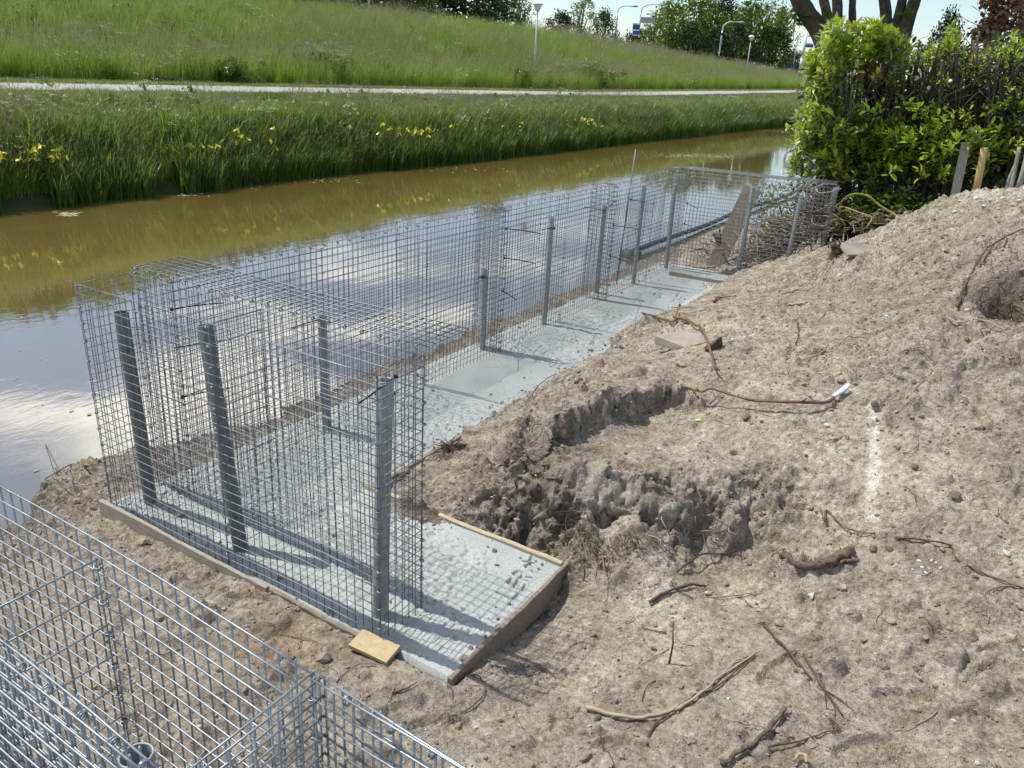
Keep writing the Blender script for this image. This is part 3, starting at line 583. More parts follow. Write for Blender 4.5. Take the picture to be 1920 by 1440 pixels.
# ------------------------------------------------------------------ formwork boards round the footings
def board(name, a, b, w, h, mat, label, ztop=.02, off=0, n=14, notch=.002):
    """plank on edge from a to b (x, y), top at ztop, gently warped"""
    a = np.array(a, float); b = np.array(b, float); d = b - a; Ln = np.linalg.norm(d); d /= Ln; nn = np.array([-d[1], d[0]])
    mb = MB(); rows = []
    for i in range(n + 1):
        t = i / n; c = a + d * Ln * t + nn * (off + .004 * math.sin(5 * t + off)); zt = ztop + .004 * math.sin(7 * t + 1) + RNG.normal(0, notch)
        hw = w / 2 + RNG.normal(0, .0006)
        rows += [(*(c - nn * hw), zt - .003), (*(c - nn * (hw - .003)), zt), (*(c + nn * (hw - .003)), zt), (*(c + nn * hw), zt - .003), (*(c + nn * hw), ztop - h), (*(c - nn * hw), ztop - h)]
    f = []
    for i in range(n):
        for k in range(6): f.append((i * 6 + k, (i + 1) * 6 + k, (i + 1) * 6 + (k + 1) % 6, i * 6 + (k + 1) % 6))
    f.append(tuple(range(6))); f.append(tuple(n * 6 + k for k in range(5, -1, -1))); mb.add(rows, f)
    return tag(mb.build(name, mat, smooth=False), label, 'board', 'timber boards edging the concrete')
board('form_board', (-.07, -.018), (1.30, -.018), .024, .16, M['board_grey'], 'weathered grey board along the front edge of the near concrete footing', .004)
board('form_board', (1.315, -.017), (1.93, -.017), .022, .14, M['board_dark'], 'soil covered board continuing the front edge up to the yellow offcut', -.004)
board('form_board', (2.401, -.02), (2.401, 1.03), .022, .16, M['board_dark'], 'dark soiled board closing the free end of the near concrete footing', .012)
board('form_board', (.99, 1.012), (2.386, 1.012), .030, .15, M['board_pale'], 'pale new batten behind the near footing, half buried in soil', .016)
board('form_board', (1.066, 1.10), (1.066, 3.72), .028, .14, M['board_dark'], 'thin dark board along the landward edge of the long footing', .014)
mb = MB()
R_ = np.array(Matrix.Rotation(math.radians(4), 3, 'Z') @ Matrix.Rotation(math.radians(7), 3, 'X'))
mb.box((0, 0, 0), (.21, .105, .022), R_, jitter=.002)
p = at(702, 1213, .01); tag(mb.build('timber_offcut', M['ply'], smooth=False, loc=(p[0], p[1], .010)), 'short yellow timber offcut dusted with soil at the basket corner', 'offcut')
mb = MB(); p = at(1256, 511, .03); q = at(1368, 527, .05)
board('form_board', p[:2], q[:2], .06, .10, M['board_grey'], 'grey board lying across the far end of the footing at the far basket', .05)

# ------------------------------------------------------------------ gabion baskets of welded wire
H = 1.315; CELL = .05
def wires(mb, o, u, v, Lu, Lv, cu=CELL, cv=CELL, r=.0022, off=0.0, sag=.0012, over=.003, seed=0):
    """welded mesh panel: wires along u stand in front of wires along v"""
    o, u, v = (np.asarray(a, float) for a in (o, u, v)); u = u / np.linalg.norm(u); v = v / np.linalg.norm(v); w = np.cross(u, v)
    Lu = nu_ * cu if (nu_ := int(round(Lu / cu))) else Lu; Lv = max(1, int(round(Lv / cv))) * cv
    rg = np.random.default_rng(seed + int(abs(o @ np.array([131, 57, 17])) * 10))
    nu = int(round(Lu / cu)); nv = int(round(Lv / cv)); ph = rg.uniform(0, 6, 4); amp = rg.uniform(.4, 1, 2) * .009
    def warp(a, b): return w * (amp[0] * math.sin(a * 2.3 + ph[0]) * math.sin(b * 2.0 + ph[1]) + amp[1] * math.sin(a * 4.1 + b * 1.7 + ph[2]))
    for j in range(nv + 1):
        b = j * cv; seg = max(2, int(Lu / .25)); dz = rg.normal(0, sag)
        P = [o + u * t + v * (b + dz) + w * (off + r) + warp(t, b) for t in np.linspace(-over, Lu + over, seg + 1)]
        mb.tube(P, r, 5, caps=True)
    for i in range(nu + 1):
        a = i * cu; seg = max(2, int(Lv / .3)); dz = rg.normal(0, sag)
        P = [o + u * (a + dz) + v * t + w * (off - r) + warp(a, t) for t in np.linspace(-over, Lv + over, seg + 1)]
        mb.tube(P, r, 5, caps=True)
def panel(name, parent, *a, mat='wire', **k):
    mb = MB(); wires(mb, *a, **k); return mb.build(name, M[mat], parent)
_ring = MB(); _ring.ring((0, 0, 0), (0, 0, 1), .0095, .0021, 9, 5); _ring.ring((.001, 0, .005), (.15, 0, 1), .0095, .0021, 9, 5)
RING_ME = _ring.mesh('clip_ring', M['ring'])
RING_COUNT = {}
def rings(parent, a, b, step=.10, scale=1.0, first=.04):
    a = np.asarray(a, float); b = np.asarray(b, float); L = np.linalg.norm(b - a); d = (b - a) / L; t = first
    q = Vector(d).to_track_quat('Z', 'Y')
    while t < L:
        if RING_COUNT.get(parent.name, 0) >= 290: return
        RING_COUNT[parent.name] = RING_COUNT.get(parent.name, 0) + 1
        o = bpy.data.objects.new('clip_ring', RING_ME); COL.objects.link(o); o.parent = parent
        o.location = Vector(a + d * (t + random.uniform(-.008, .008))); o.rotation_mode = 'QUATERNION'
        o.rotation_quaternion = q @ Vector((random.uniform(-.25, .25), random.uniform(-.25, .25), 1)).to_track_quat('Z', 'Y'); o.scale = (scale,) * 3
        t += step
X_, Y_, Z_ = (1, 0, 0), (0, 1, 0), (0, 0, 1)
GR = 'wire baskets set out for a stone wall'
Z0 = -.012
HH = H - .015
# near basket: two cells, lid thrown open backwards
nb = empty('gabion_basket', (0, 0, 0), 'empty wire basket standing on the near footing with its lid folded back', 'gabion basket', GR)
panel('front_panel', nb, (0, 0, Z0), X_, Z_, 2.0, HH, seed=1)
panel('back_panel', nb, (0, .30, Z0), X_, Z_, 2.0, HH, seed=2)
panel('side_panel', nb, (0, 0, Z0), Y_, Z_, .30, HH, seed=3)
panel('side_panel', nb, (2.0, 0, Z0), Y_, Z_, .30, HH, seed=4)
panel('divider', nb, (1.0, 0, Z0), Y_, Z_, .30, HH, .10, .10, seed=5)
panel('lid', nb, (0, .315, H + .004), X_, (0, .3, .004), 2.0, .30, seed=6, r=.0025)
rings(nb, (0, 0, .03), (0, 0, H), .10); rings(nb, (2.0, 0, .03), (2.0, 0, H), .10); rings(nb, (2.0, .3, .03), (2.0, .3, H), .10)
rings(nb, (0, .3, .03), (0, .3, H), .10); rings(nb, (0, .306, H), (2.0, .306, H), .10); rings(nb, (1.0, 0, .03), (1.0, 0, H), .10); rings(nb, (1, .3, .03), (1, .3, H), .1)
# long row beside the canal: three baskets end to end
labs = ['first wire basket of the long canal row, joined to the back of the near basket', 'middle wire basket of the long canal row, with its short lid flap at the joint', 'farthest wire basket of the long canal row, meeting the basket turned into the bank']
spans = [(.33, 3.63, [1.43, 2.53]), (3.665, 5.90, [4.78]), (5.93, 8.20, [7.06])]
for (ya, yb, divs), lab in zip(spans, labs):
    g = empty('gabion_basket', (0, ya, 0), lab, 'gabion basket', GR); Lr = yb - ya; n_ = round(Lr / CELL) * CELL
    cu = Lr / round(Lr / CELL)
    panel('outer_panel', g, (0, 0, Z0), Y_, Z_, Lr, HH, cu, seed=11)
    panel('inner_panel', g, (.30, 0, Z0), Y_, Z_, Lr, HH, cu, seed=12)
    for yd in (ya, yb): panel('end_panel', g, (0, yd - ya, Z0), X_, Z_, .30, HH, seed=13)
    for yd in divs: panel('divider', g, (0, yd - ya, Z0), X_, Z_, .30, HH, .10, .10, seed=14)
    panel('lid', g, (-.012, 0, Z0 + .10), Y_, Z_, Lr, .30 if ya < 1 else .30, cu, seed=15) if False else None
    for yd in (ya, yb):
        rings(g, (0, yd - ya, .05), (0, yd - ya, H), .10); rings(g, (.30, yd - ya, .05), (.30, yd - ya, H), .10)
    rings(g, (.3, 0, H), (.3, Lr, H), .12)
    for yd in divs: rings(g, (.3, yd - ya, .05), (.3, yd - ya, H), .15); rings(g, (0, yd - ya, .05), (0, yd - ya, H), .15)
    mb = MB(); wires(mb, (0, Lr - .11, H + .003), X_, Y_, .30, .10, seed=16); mb.build('lid_flap', M['wire'], g)
# far basket turned into the bank
fb = empty('gabion_basket', (.32, 8.24, 0), 'far wire basket running from the canal row into the soil slope, lid half closed', 'gabion basket', GR)
FL = 1.80; FD = .35; fr = Matrix.Rotation(math.radians(1.5), 3, 'Z'); fb.rotation_euler = (0, 0, math.radians(1.0))
panel('front_panel', fb, (0, 0, Z0), X_, Z_, FL, HH, seed=21); panel('back_panel', fb, (-.32, FD, Z0), X_, Z_, FL + .32, HH, seed=22)
panel('side_panel', fb, (FL, 0, Z0), Y_, Z_, FD, HH, seed=23); panel('divider', fb, (FL / 2, 0, Z0), Y_, Z_, FD, HH, .10, .10, seed=24)
panel('lid', fb, (-.30, .01, H + .003), X_, Y_, FL + .30, FD, seed=25)
rings(fb, (0, 0, .1), (0, 0, H), .12); rings(fb, (FL, 0, .5), (FL, 0, H), .10); rings(fb, (0, 0, H), (FL, 0, H), .12)
# foreground baskets, close to the camera
f1 = empty('gabion_basket', (.03, .067, 0), 'nearest wire basket at the lower left, doubled wires on its front edge, pipe inside', 'gabion basket', GR, -.0227)
B0 = -.05; BH = 1.35; r5 = .0026
panel('back_panel', f1, (.97, -1.312, B0), X_, Z_, 2.0, BH + .0, r=r5, mat='wire_bright', seed=31)
panel('front_panel', f1, (.97, -1.622, B0), X_, Z_, 2.0, BH, r=r5, mat='wire_bright', seed=32)
panel('side_panel', f1, (2.97, -1.622, B0), Y_, Z_, .31, BH, .0517, r=r5, mat='wire_bright', seed=33)
panel('divider', f1, (2.22, -1.622, B0 + .0), Y_, Z_, .31, BH - .05, .1033, .10, r=r5, mat='wire_bright', seed=34)
0 and panel('divider', f1, (1.60, -1.622, B0 + .0), Y_, Z_, .31, BH - .05, .1033, .10, r=r5, mat='wire_bright', seed=37)
panel('lid', f1, (.97, -1.641, B0 + .35), X_, Z_, 2.0, BH - .35, r=r5, mat='wire_bright', seed=35)
0 and panel('lining_panel', f1, (.99, -1.668, B0 + .4), X_, (0, -.06, 1), 2.0, .85, r=r5, mat='wire_bright', seed=36)
rings(f1, (2.22, -1.312, .0), (2.22, -1.312, BH + B0), .10, 1.0, .02); rings(f1, (2.97, -1.312, 0), (2.97, -1.312, BH + B0), .10, 1.0, .03)
rings(f1, (.97, -1.632, BH + B0 - .004), (2.97, -1.632, BH + B0 - .004), .10, 1.0); rings(f1, (2.97, -1.622, .1), (2.97, -1.622, 1.2), .10, 1.2)
f2 = empty('gabion_basket', (3.015, .0, 0), 'wire basket with doubled panels running out of the bottom edge, beside the nearest basket', 'gabion basket', GR, -.0227)
panel('back_panel', f2, (0, -1.326, B0), X_, Z_, 2.0, BH, r=r5, mat='wire_bright', seed=41); panel('lid', f2, (.012, -1.312, B0 + .70), X_, Z_, 2.0, BH - .70, r=r5, mat='wire_bright', seed=42)
panel('side_panel', f2, (0.004, -1.63, B0), Y_, Z_, .32, BH, .0533, r=r5, mat='wire_bright', seed=43)
panel('front_panel', f2, (0, -1.63, B0), X_, Z_, 2.0, BH, r=r5, mat='wire_bright', seed=44)
rings(f2, (0, -1.319, BH + B0 - .01), (2.0, -1.319, BH + B0 - .01), .10, 1.0, .09)

# ------------------------------------------------------------------ steel pipes
def pipe(a, b, R, mat, label, group='steel pipes planted in the concrete', name='steel_pipe'):
    a = np.array(a, float); b = np.array(b, float); d = b - a; L = np.linalg.norm(d); t = R * .13
    ax = d / L; ref = np.array([1.0, 0, 0]); u = np.cross(ax, ref); u /= np.linalg.norm(u); w = np.cross(ax, u)
    mb = MB(); n = 20; ang = np.arange(n) * 2 * math.pi / n
    circ = lambda c, r: c + r * (np.cos(ang)[:, None] * u + np.sin(ang)[:, None] * w)
    V = np.concatenate([circ(a, R), circ(b - ax * .003, R), circ(b, R - .001), circ(b, R - t + .001), circ(b - ax * .003, R - t), circ(b - ax * .5, R - t)])
    f = []
    for k in range(5):
        for i in range(n): f.append((k * n + i, k * n + (i + 1) % n, (k + 1) * n + (i + 1) % n, (k + 1) * n + i))
    mb.add(V, f); mb.add(circ(b - ax * .48, R - t), [tuple(range(n))], 1)
    return tag(mb.build(name, [mat, M['pipe_in']]), label, 'pipe', group)
def gz(p, z=-.08): return (p[0], p[1], z)
g1 = at(283, 940, 0); g2 = at(453, 1030, 0); g3 = at(712, 1152, 0)
pipe(gz(g1), at(227, 585, 1.14), .036, M['pipe_dark'], 'dark leaning pipe inside the near basket, closest to the canal')
pipe(gz(g2), at(384, 609, 1.18), .038, M['pipe_dark'], 'dark leaning pipe at the middle of the near basket')
pipe(gz(g3), at(722, 712, 1.17), .037, M['pipe'], 'upright grey pipe with a black tie at the near basket corner')
pl = ['short pipe behind the middle of the near basket, seen through its mesh', 'short grey pipe just before the first joint of the long basket row', 'pipe just past the first joint of the long basket row',
      'pipe at the second compartment past the first joint of the long row', 'pipe beside the thin tall rod in the long basket row', 'last pipe of the long basket row before the far basket']
for (bp, tp), lab in zip([((614, 800), (604, 590)), ((905, 655), (905, 505)), ((1020, 607), (1035, 407)), ((1113, 548), (1133, 385)), ((1187, 532), (1208, 348)), ((1249, 502), (1263, 345))], pl):
    b = at(*bp, 0.0); b[0] = max(b[0], .06) if bp[0] == 1113 else b[0]
    zt = min(np.linspace(.3, 1.5, 241), key=lambda z: abs((CAM_W @ (np.array([b[0], b[1], z]) - CAM_P)) * (tp[1] - 720) / FOC + CAM_U @ (np.array([b[0], b[1], z]) - CAM_P)))
    tpt = at(*tp, zt); tpt = tpt * .5 + np.array([b[0], b[1], zt]) * .5
    pipe(gz(b), tpt, .027, M['pipe'], lab)
b = at(1385, 512, .02); b = np.array([b[0], b[1] - .06, 0]); pipe(gz(b), (b[0] + .01, b[1] + .03, 1.17), .030, M['pipe'], 'pipe leaning on the mesh of the far basket beside the brown plank')
b = np.array([1.72, 8.36, .35]); pipe(b, (1.74, 8.37, 1.13), .028, M['pipe'], 'pipe inside the buried right end of the far basket')
pipe((2.655, -1.47, -.1), at(255, 1415, .985), .037, M['pipe'], 'pipe with a pale rim inside the nearest basket at the lower left')
mb = MB(); a = at(1178, 540, 0); a[0] = .06; tp = at(1224, 299, 1.62); mb.tube([(.05, 6.75, -.05), (.06, 6.80, .8), (.07, 6.86, 1.62)], .009, 8)
tag(mb.build('steel_rod', M['pipe_dark']), 'thin tall steel rod standing above the long basket row', 'rod')

# ------------------------------------------------------------------ black cable ties
def tie(a, b, label, loop_at=None, R=.03, bend=.005):
    mb = MB(); a = np.array(a, float); b = np.array(b, float)
    P = [a + (b - a) * t + np.array([0, 0, bend * math.sin(math.pi * t)]) for t in np.linspace(0, 1, 7)]
    mb.tube(P, .0042, 5); mb.box(a, (.014, .014, .010)); mb.ring(a, (b - a), .010, .003, 8, 5)
    if loop_at is not None: mb.ring(loop_at, (0, 0, 1), R + .004, .0045, 16, 5)
    tag(mb.build('cable_tie', M['tie']), label, 'cable tie', 'black cable ties on the wire baskets')
tc3 = at(722, 738, 1.10)
tie(at_y(742, 706, .17), at_y(672, 757, -.02), 'black tie round the pipe at the near basket corner', tc3, .037, .0)
tie(at_y(322, 580, .32), at_y(420, 568, .6), 'black tie in the middle of the near basket, topmost of three')
tie(at_y(331, 652, .32), at_y(432, 637, .6), 'black tie in the middle of the near basket, second of three from the top')
tie(at_y(342, 745, .32), at_y(430, 727, .6), 'black tie in the middle of the near basket, lowest of three')
tie(at_y(606, 598, 1.5), at_y(548, 616, 1.2), 'black tie round the short pipe behind the near basket', at_y(605, 600, 1.5), .028)
tie(at_x(949, 429, .3), at_x(1013, 438, .5), 'topmost black tie on the first joint of the long row')
tie(at_x(946, 484, .3), at_x(1004, 494, .5), 'second black tie down on the first joint of the long row')
tie(at_x(943, 546, .3), at_x(970, 564, .45), 'lowest black tie on the first joint of the long row')
tie(at_x(1038, 427, .2), at_x(1016, 432, .3), 'black tie round the pipe past the first joint', at_x(1035, 428, .2), .03)
tie(at_x(905, 519, .16), at_x(896, 524, .3), 'black tie round the short pipe before the first joint', at_x(905, 520, .16), .03)
tie(at_x(1133, 396, .1), at_x(1095, 388, .3), 'black tie reaching left from the pipe of the second compartment')
tie(at_x(1136, 392, .1), at_x(1157, 376, .3), 'black tie pointing up to the right of the pipe of the second compartment')
tie(at_x(1150, 423, .3), at_x(1195, 430, .3), 'black tie spanning to the pipe beside the thin tall rod, upper one')
tie(at_x(1144, 480, .3), at_x(1180, 493, .3), 'black tie spanning to the pipe beside the thin tall rod, lower one')
tie(at_x(1182, 374, .3), at_x(1210, 380, .25), 'black tie round the top of the pipe beside the thin tall rod')
tie(at_y(1288, 381, 8.22), at_y(1309, 392, 8.15), 'black tie on the corner where the far basket meets the row, middle one')
tie(at_y(1295, 344, 8.22), at_y(1282, 358, 8.15), 'black tie on the corner where the far basket meets the row, upper one')
tie(at_y(1283, 419, 8.22), at_y(1301, 430, 8.15), 'black tie on the corner where the far basket meets the row, lower one')

# ------------------------------------------------------------------ branches, roots, lumps on the soil
def smooth(P, k=4):
    P = np.asarray(P, float); Q = np.vstack([2 * P[0] - P[1], P, 2 * P[-1] - P[-2]]); out = []
    for i in range(1, len(Q) - 2):
        for t in np.arange(k) / k:
            a, b, c, d = Q[i - 1:i + 3]
            out.append(.5 * ((2 * b) + (c - a) * t + (2 * a - 5 * b + 4 * c - d) * t * t + (3 * b - a - 3 * c + d) * t ** 3))
    out.append(P[-1]); return np.array(out)
def twig(mb, px, r0, r1, arch=0.0, lift=None, mi=0, sides=6, knots=.12):
    lift = r0 * 1.0 + .006 if lift is None else lift + .006
    P = np.array([on_ground(a, b, lift) for a, b in px]); n = len(P)
    P[:, 2] = np.maximum(P[:, 2], np.linspace(P[0, 2], P[-1, 2], n) - .012) + arch * np.sin(np.linspace(0, math.pi, n))
    P = smooth(P, 4); P[1:-1] += RNG.normal(0, r0 * .25, P[1:-1].shape)
    mb.tube(P, np.linspace(r0, r1, len(P)) * (1 + RNG.normal(0, knots, len(P))), sides, mi=mi, rough=.13)
    for _ in range(int(len(P) / 5)):
        q = P[int(RNG.integers(1, len(P) - 1))]; v = RNG.normal(0, 1, 3) * [1, 1, .25]; v = v / np.linalg.norm(v) * RNG.uniform(.02, .07); e = q + v; e[2] = max(e[2], ground_z(e[0], e[1]) + .003); mb.tube([q, (q + e) / 2 + RNG.normal(0, .004, 3), e], [r1 * .5 + .0006, r1 * .35 + .0005, .0006], 4, mi=mi)
    return P
def branch(label, specs, mat, name='branch', cat='branch', mats=None):
    mb = MB()
    for sp in specs: twig(mb, *sp[:3], **(sp[3] if len(sp) > 3 else {}))
    return tag(mb.build(name, mats or M[mat]), label, cat)
branch('long pale curved branch lying at the lower middle of the sand', [([(1098, 1328), (1150, 1343), (1205, 1350), (1260, 1335), (1310, 1300), (1350, 1270), (1418, 1226)], .010, .004), ([(1345, 1275), (1375, 1245), (1395, 1236)], .005, .002)], 'twig_pale')
branch('thin dark root running beside the long pale curved branch', [([(1213, 1396), (1228, 1362), (1290, 1315), (1350, 1282), (1416, 1230)], .006, .003)], 'twig', 'root', 'root')
branch('short thick bent piece of barked wood at the right', [([(1466, 1047), (1500, 1056), (1535, 1064), (1568, 1052), (1598, 1036)], .019, .024, dict(lift=.016, sides=9)), ([(1555, 1062), (1590, 1055), (1603, 1058)], .012, .010, dict(lift=.01))], 'bark_piece', 'wood_chunk', 'wood')
mb = MB(); twig(mb, [(1288, 732), (1312, 757), (1330, 766), (1400, 770), (1480, 772), (1540, 768), (1562, 752)], .006, .0115, .05, .02, 0)
twig(mb, [(1330, 766), (1345, 750), (1352, 740)], .005, .002, 0, .03); twig(mb, [(1400, 771), (1440, 780), (1475, 776)], .003, .002, 0, .02)
bo = tag(mb.build('branch', M['twig_red']), 'red brown branch with one thick end dipped in white', 'branch')
mb = MB(); e0 = on_ground(1561, 754, .04); e1 = on_ground(1590, 732, .045); mb.tube([e0, e0 * .6 + e1 * .4, e0 * .2 + e1 * .8, e1], [.012, .015, .017, .013], 10, rough=.05); mb.build('coated_end', M['white'], bo)
branch('crooked branch lying across the grey paver', [([(1196, 590), (1228, 598), (1256, 608), (1268, 604)], .012, .010, dict(lift=.03)), ([(1262, 603), (1290, 610), (1314, 628), (1325, 655), (1338, 695), (1348, 706)], .014, .007, dict(lift=.05)), ([(1264, 606), (1270, 590), (1262, 586)], .008, .004, dict(lift=.05))], 'twig_red')
branch('dark straight twig below the thick piece of wood', [([(1432, 1172), (1478, 1225), (1522, 1272)], .006, .004), ([(1440, 1180), (1430, 1170), (1418, 1172)], .004, .002)], 'twig')
branch('twig forking into fine ends right of the long pale branch', [([(1506, 1228), (1535, 1280), (1556, 1312), (1580, 1342)], .006, .003), ([(1556, 1312), (1565, 1332), (1562, 1350)], .003, .001), ([(1545, 1295), (1580, 1318), (1605, 1338)], .003, .001)], 'twig')
branch('long thin root snaking down the right side of the slope', [([(1540, 953), (1545, 985), (1548, 958), (1572, 985), (1600, 996), (1640, 1003)], .005, .004), ([(1678, 1006), (1740, 1016), (1780, 1024), (1796, 1052), (1850, 1078), (1919, 1104)], .006, .004), ([(1919, 1100), (1880, 1100), (1848, 1110)], .003, .002)], 'twig_red', 'root', 'root')
branch('slender dark stick below the hollow in the soil bank', [([(1270, 1074), (1310, 1056), (1345, 1044), (1382, 1035)], .006, .004)], 'twig')
branch('curved dark stick left of the pale sand patch', [([(1217, 1132), (1258, 1110), (1300, 1099), (1322, 1104)], .010, .005), ([(1258, 1092), (1268, 1106), (1300, 1122)], .004, .002)], 'twig')
branch('pair of pale thin sticks beside the pale sand patch', [([(1332, 1121), (1380, 1114), (1416, 1112)], .005, .003), ([(1362, 1108), (1400, 1112), (1418, 1118)], .003, .002)], 'twig_pale')
branch('grey stick running out of the bottom edge of the picture', [([(1352, 1440), (1400, 1408), (1440, 1372), (1471, 1332)], .012, .009, dict(lift=.02))], 'bark_piece')
branch('small hooked dry root at the bottom edge', [([(1486, 1436), (1495, 1424), (1508, 1424), (1511, 1436)], .007, .006, dict(lift=.025))], 'twig_pale', 'root', 'root')
branch('thin root curving over the sand at the bottom', [([(1440, 1402), (1500, 1390), (1545, 1375), (1575, 1370), (1545, 1340)], .004, .002)], 'twig', 'root', 'root')
branch('dark branch lying down the upper right slope', [([(1793, 582), (1806, 545), (1826, 512), (1850, 472), (1885, 448), (1920, 436)], .011, .005, dict(lift=.03)), ([(1850, 472), (1845, 460), (1852, 448)], .005, .002, dict(lift=.04))], 'twig')
branch('pale straw coloured stick before the root clump at the right', [([(1822, 604), (1850, 612), (1882, 627)], .006, .003, dict(lift=.03)), ([(1774, 603), (1795, 610), (1815, 611)], .007, .004, dict(lift=.03))], 'twig_pale')
branch('thin dark root curling up beside the long footing', [([(984, 762), (1000, 742), (1020, 722), (1055, 694)], .005, .003, dict(arch=.04)), ([(988, 728), (998, 740), (1002, 755)], .004, .002)], 'twig', 'root', 'root')
branch('long thin pale root on the middle of the slope', [([(1505, 675), (1540, 660), (1575, 640), (1615, 612)], .004, .002), ([(1455, 635), (1475, 668), (1515, 685)], .003, .002)], 'twig_pale', 'root', 'root')
branch('short dark curved twig high on the slope', [([(1495, 605), (1497, 628), (1488, 655)], .006, .003)], 'twig')
branch('dark root end poking out left on the high slope', [([(1338, 568), (1350, 564), (1380, 557)], .010, .004), ([(1338, 568), (1345, 560), (1352, 560)], .010, .006)], 'twig', 'root', 'root')
branch('two flat bark strips high on the slope', [([(1468, 552), (1485, 547), (1500, 545)], .012, .010), ([(1478, 573), (1495, 572), (1510, 570)], .010, .008)], 'twig_pale', 'bark_strip', 'bark')
branch('forked thin twig on the slope near the picture edge', [([(1545, 472), (1570, 466), (1615, 462)], .005, .004), ([(1562, 490), (1548, 512), (1535, 540)], .006, .004), ([(1562, 490), (1570, 480), (1580, 482)], .006, .004)], 'twig_pale')
for (x, y, h, lab) in [(1255, 1240, .22, 'thin upright twig standing in the loose sand'), (1094, 1088, .11, 'short upright twig right of the footing corner'), (166, 862, .16, 'short upright stick on the canal edge')]:
    mb = MB(); p = on_ground(x, y); mb.tube([p - [0, 0, .03], p + [.004, .0, h * .5], p + [-.012, .004, h]], [.005, .004, .002], 6); tag(mb.build('twig', M['twig_red' if x < 200 else 'twig']), lab, 'twig')
branch('loose roots trailing over the canal edge', [([(62, 912), (100, 897), (132, 880), (150, 868)], .004, .003, dict(arch=.03)), ([(40, 925), (80, 905), (125, 905)], .003, .002, dict(arch=.04)), ([(150, 868), (158, 874), (166, 878)], .007, .004)], 'twig', 'root', 'root')
branch('wiry roots beside the free corner of the near footing', [([(850, 1285), (890, 1265), (905, 1280), (908, 1300), (880, 1330), (840, 1355)], .004, .002), ([(858, 1272), (872, 1262), (888, 1240)], .004, .002), ([(735, 1300), (760, 1290), (782, 1283)], .005, .002), ([(920, 1245), (950, 1255), (968, 1262)], .003, .002), ([(990, 1265), (1020, 1258), (1042, 1275)], .003, .002)], 'twig', 'root', 'root')
branch('short pale peg lying by the dark footing board', [([(1038, 1125), (1044, 1112), (1051, 1098)], .006, .005, dict(lift=.012))], 'twig_pale', 'peg', 'peg')
# root stump and flat piece on top of the slope
mb = MB(); p = on_ground(1562, 482)
mb.tube(smooth([p - [0, 0, .05], p + [.0, .01, .05], p + [.01, .02, .11], p + [-.03, .02, .16]], 3), np.linspace(.050, .028, 10), 11, rough=.20); mb.tube(smooth([p + [.0, .0, .07], p + [.07, .02, .11], p + [.15, .05, .10]], 4), np.linspace(.042, .020, 9), 10, rough=.20)
for _ in range(9): q = p + RNG.normal(0, .03, 3) + [0, 0, .1]; mb.tube([q, q + RNG.normal(0, .03, 3) + [-.01, 0, .05], q + RNG.normal(0, .05, 3) + [-.02, 0, .10]], [.010, .007, .002], 5, rough=.2)
tag(mb.build('stump', M['bark_piece']), 'splintered dark root stump on the crest beside the far basket', 'stump')
mb = MB(); p = on_ground(1618, 472, .012); mb.box((0, 0, 0), (.42, .20, .035), np.array(Matrix.Rotation(math.radians(38), 3, 'Z') @ Matrix.Rotation(math.radians(20), 3, 'X')), jitter=.006); tag(mb.build('tile', M['paver'], smooth=False, loc=p), 'flat grey brown tile lying on the slope beside the root stump', 'tile')
mb = MB(); p = on_ground(1283, 650, .045)
Rp = Matrix.Rotation(math.radians(-26), 3, 'Z') @ Matrix.Rotation(math.radians(3), 3, 'X') @ Matrix.Rotation(math.radians(-3), 3, 'Y'); mb.box((0, 0, 0), (.36, .33, .06), np.array(Rp), jitter=.003)
pv = tag(mb.build('paver', M['paver'], smooth=False, loc=p), 'square grey concrete paver half sunk in the slope', 'paver')
bv = pv.modifiers.new('edge', 'BEVEL'); bv.width = .006; bv.segments = 2
mb = MB(); p2 = on_ground(1338, 655, .03); mb.box((0, 0, 0), (.03, .17, .08), np.array(Matrix.Rotation(math.radians(-20), 3, 'Z') @ Matrix.Rotation(math.radians(24), 3, 'X')), jitter=.008); tag(mb.build('wood_splinter', M['twig'], smooth=False, loc=p2), 'dark wooden splinter sticking up behind the grey paver', 'wood')
# stones and soil lumps that can be told apart
def rock_mesh(seed, mat, name, sub=2):
    rg = np.random.default_rng(seed); import bmesh as _b
    bm = _b.new(); _b.ops.create_icosphere(bm, subdivisions=sub, radius=1.0); dirs = rg.normal(0, 1, (7, 3)); dirs /= np.linalg.norm(dirs, axis=1, keepdims=True)
    for v in bm.verts:
        c = np.array(v.co); k = 1.0
        for d in dirs: k -= .22 * max(0, c @ d - .55) / .45
        v.co = Vector(c * (k + rg.normal(0, .035)) * np.array([1, .85, .68]))
    me = bpy.data.meshes.new(name); bm.to_mesh(me); bm.free(); me.materials.append(mat)
    for p_ in me.polygons: p_.use_smooth = False
    return me
RK = {k: [rock_mesh(10 + i + 20 * j, M[k], nm) for i in range(3)] for j, (k, nm) in enumerate([('stone_dark', 'soil_lump'), ('stone_pale', 'stone'), ('clod', 'soil_clod')])}
def rock(k, px, py, s, label, cat, group=None, sink=.35):
    o = bpy.data.objects.new({'stone_dark': 'soil_lump', 'stone_pale': 'stone', 'clod': 'soil_clod'}[k], random.choice(RK[k])); COL.objects.link(o)
    s *= .62; p = on_ground(px, py); o.location = (p[0], p[1], p[2] + s * (.6 - sink)); o.scale = (s * random.uniform(.85, 1.2), s * random.uniform(.85, 1.2), s * random.uniform(.8, 1.1)); o.rotation_euler = (random.uniform(-.4, .4), random.uniform(-.4, .4), random.uniform(0, 6.28))
    return tag(o, label, cat, group)
rock('stone_dark', 1641, 760, .050, 'dark peat lump at the top of the pale trench', 'soil lump')
rock('stone_dark', 1483, 898, .045, 'dark peat lump on the pale sand left of the trench', 'soil lump')
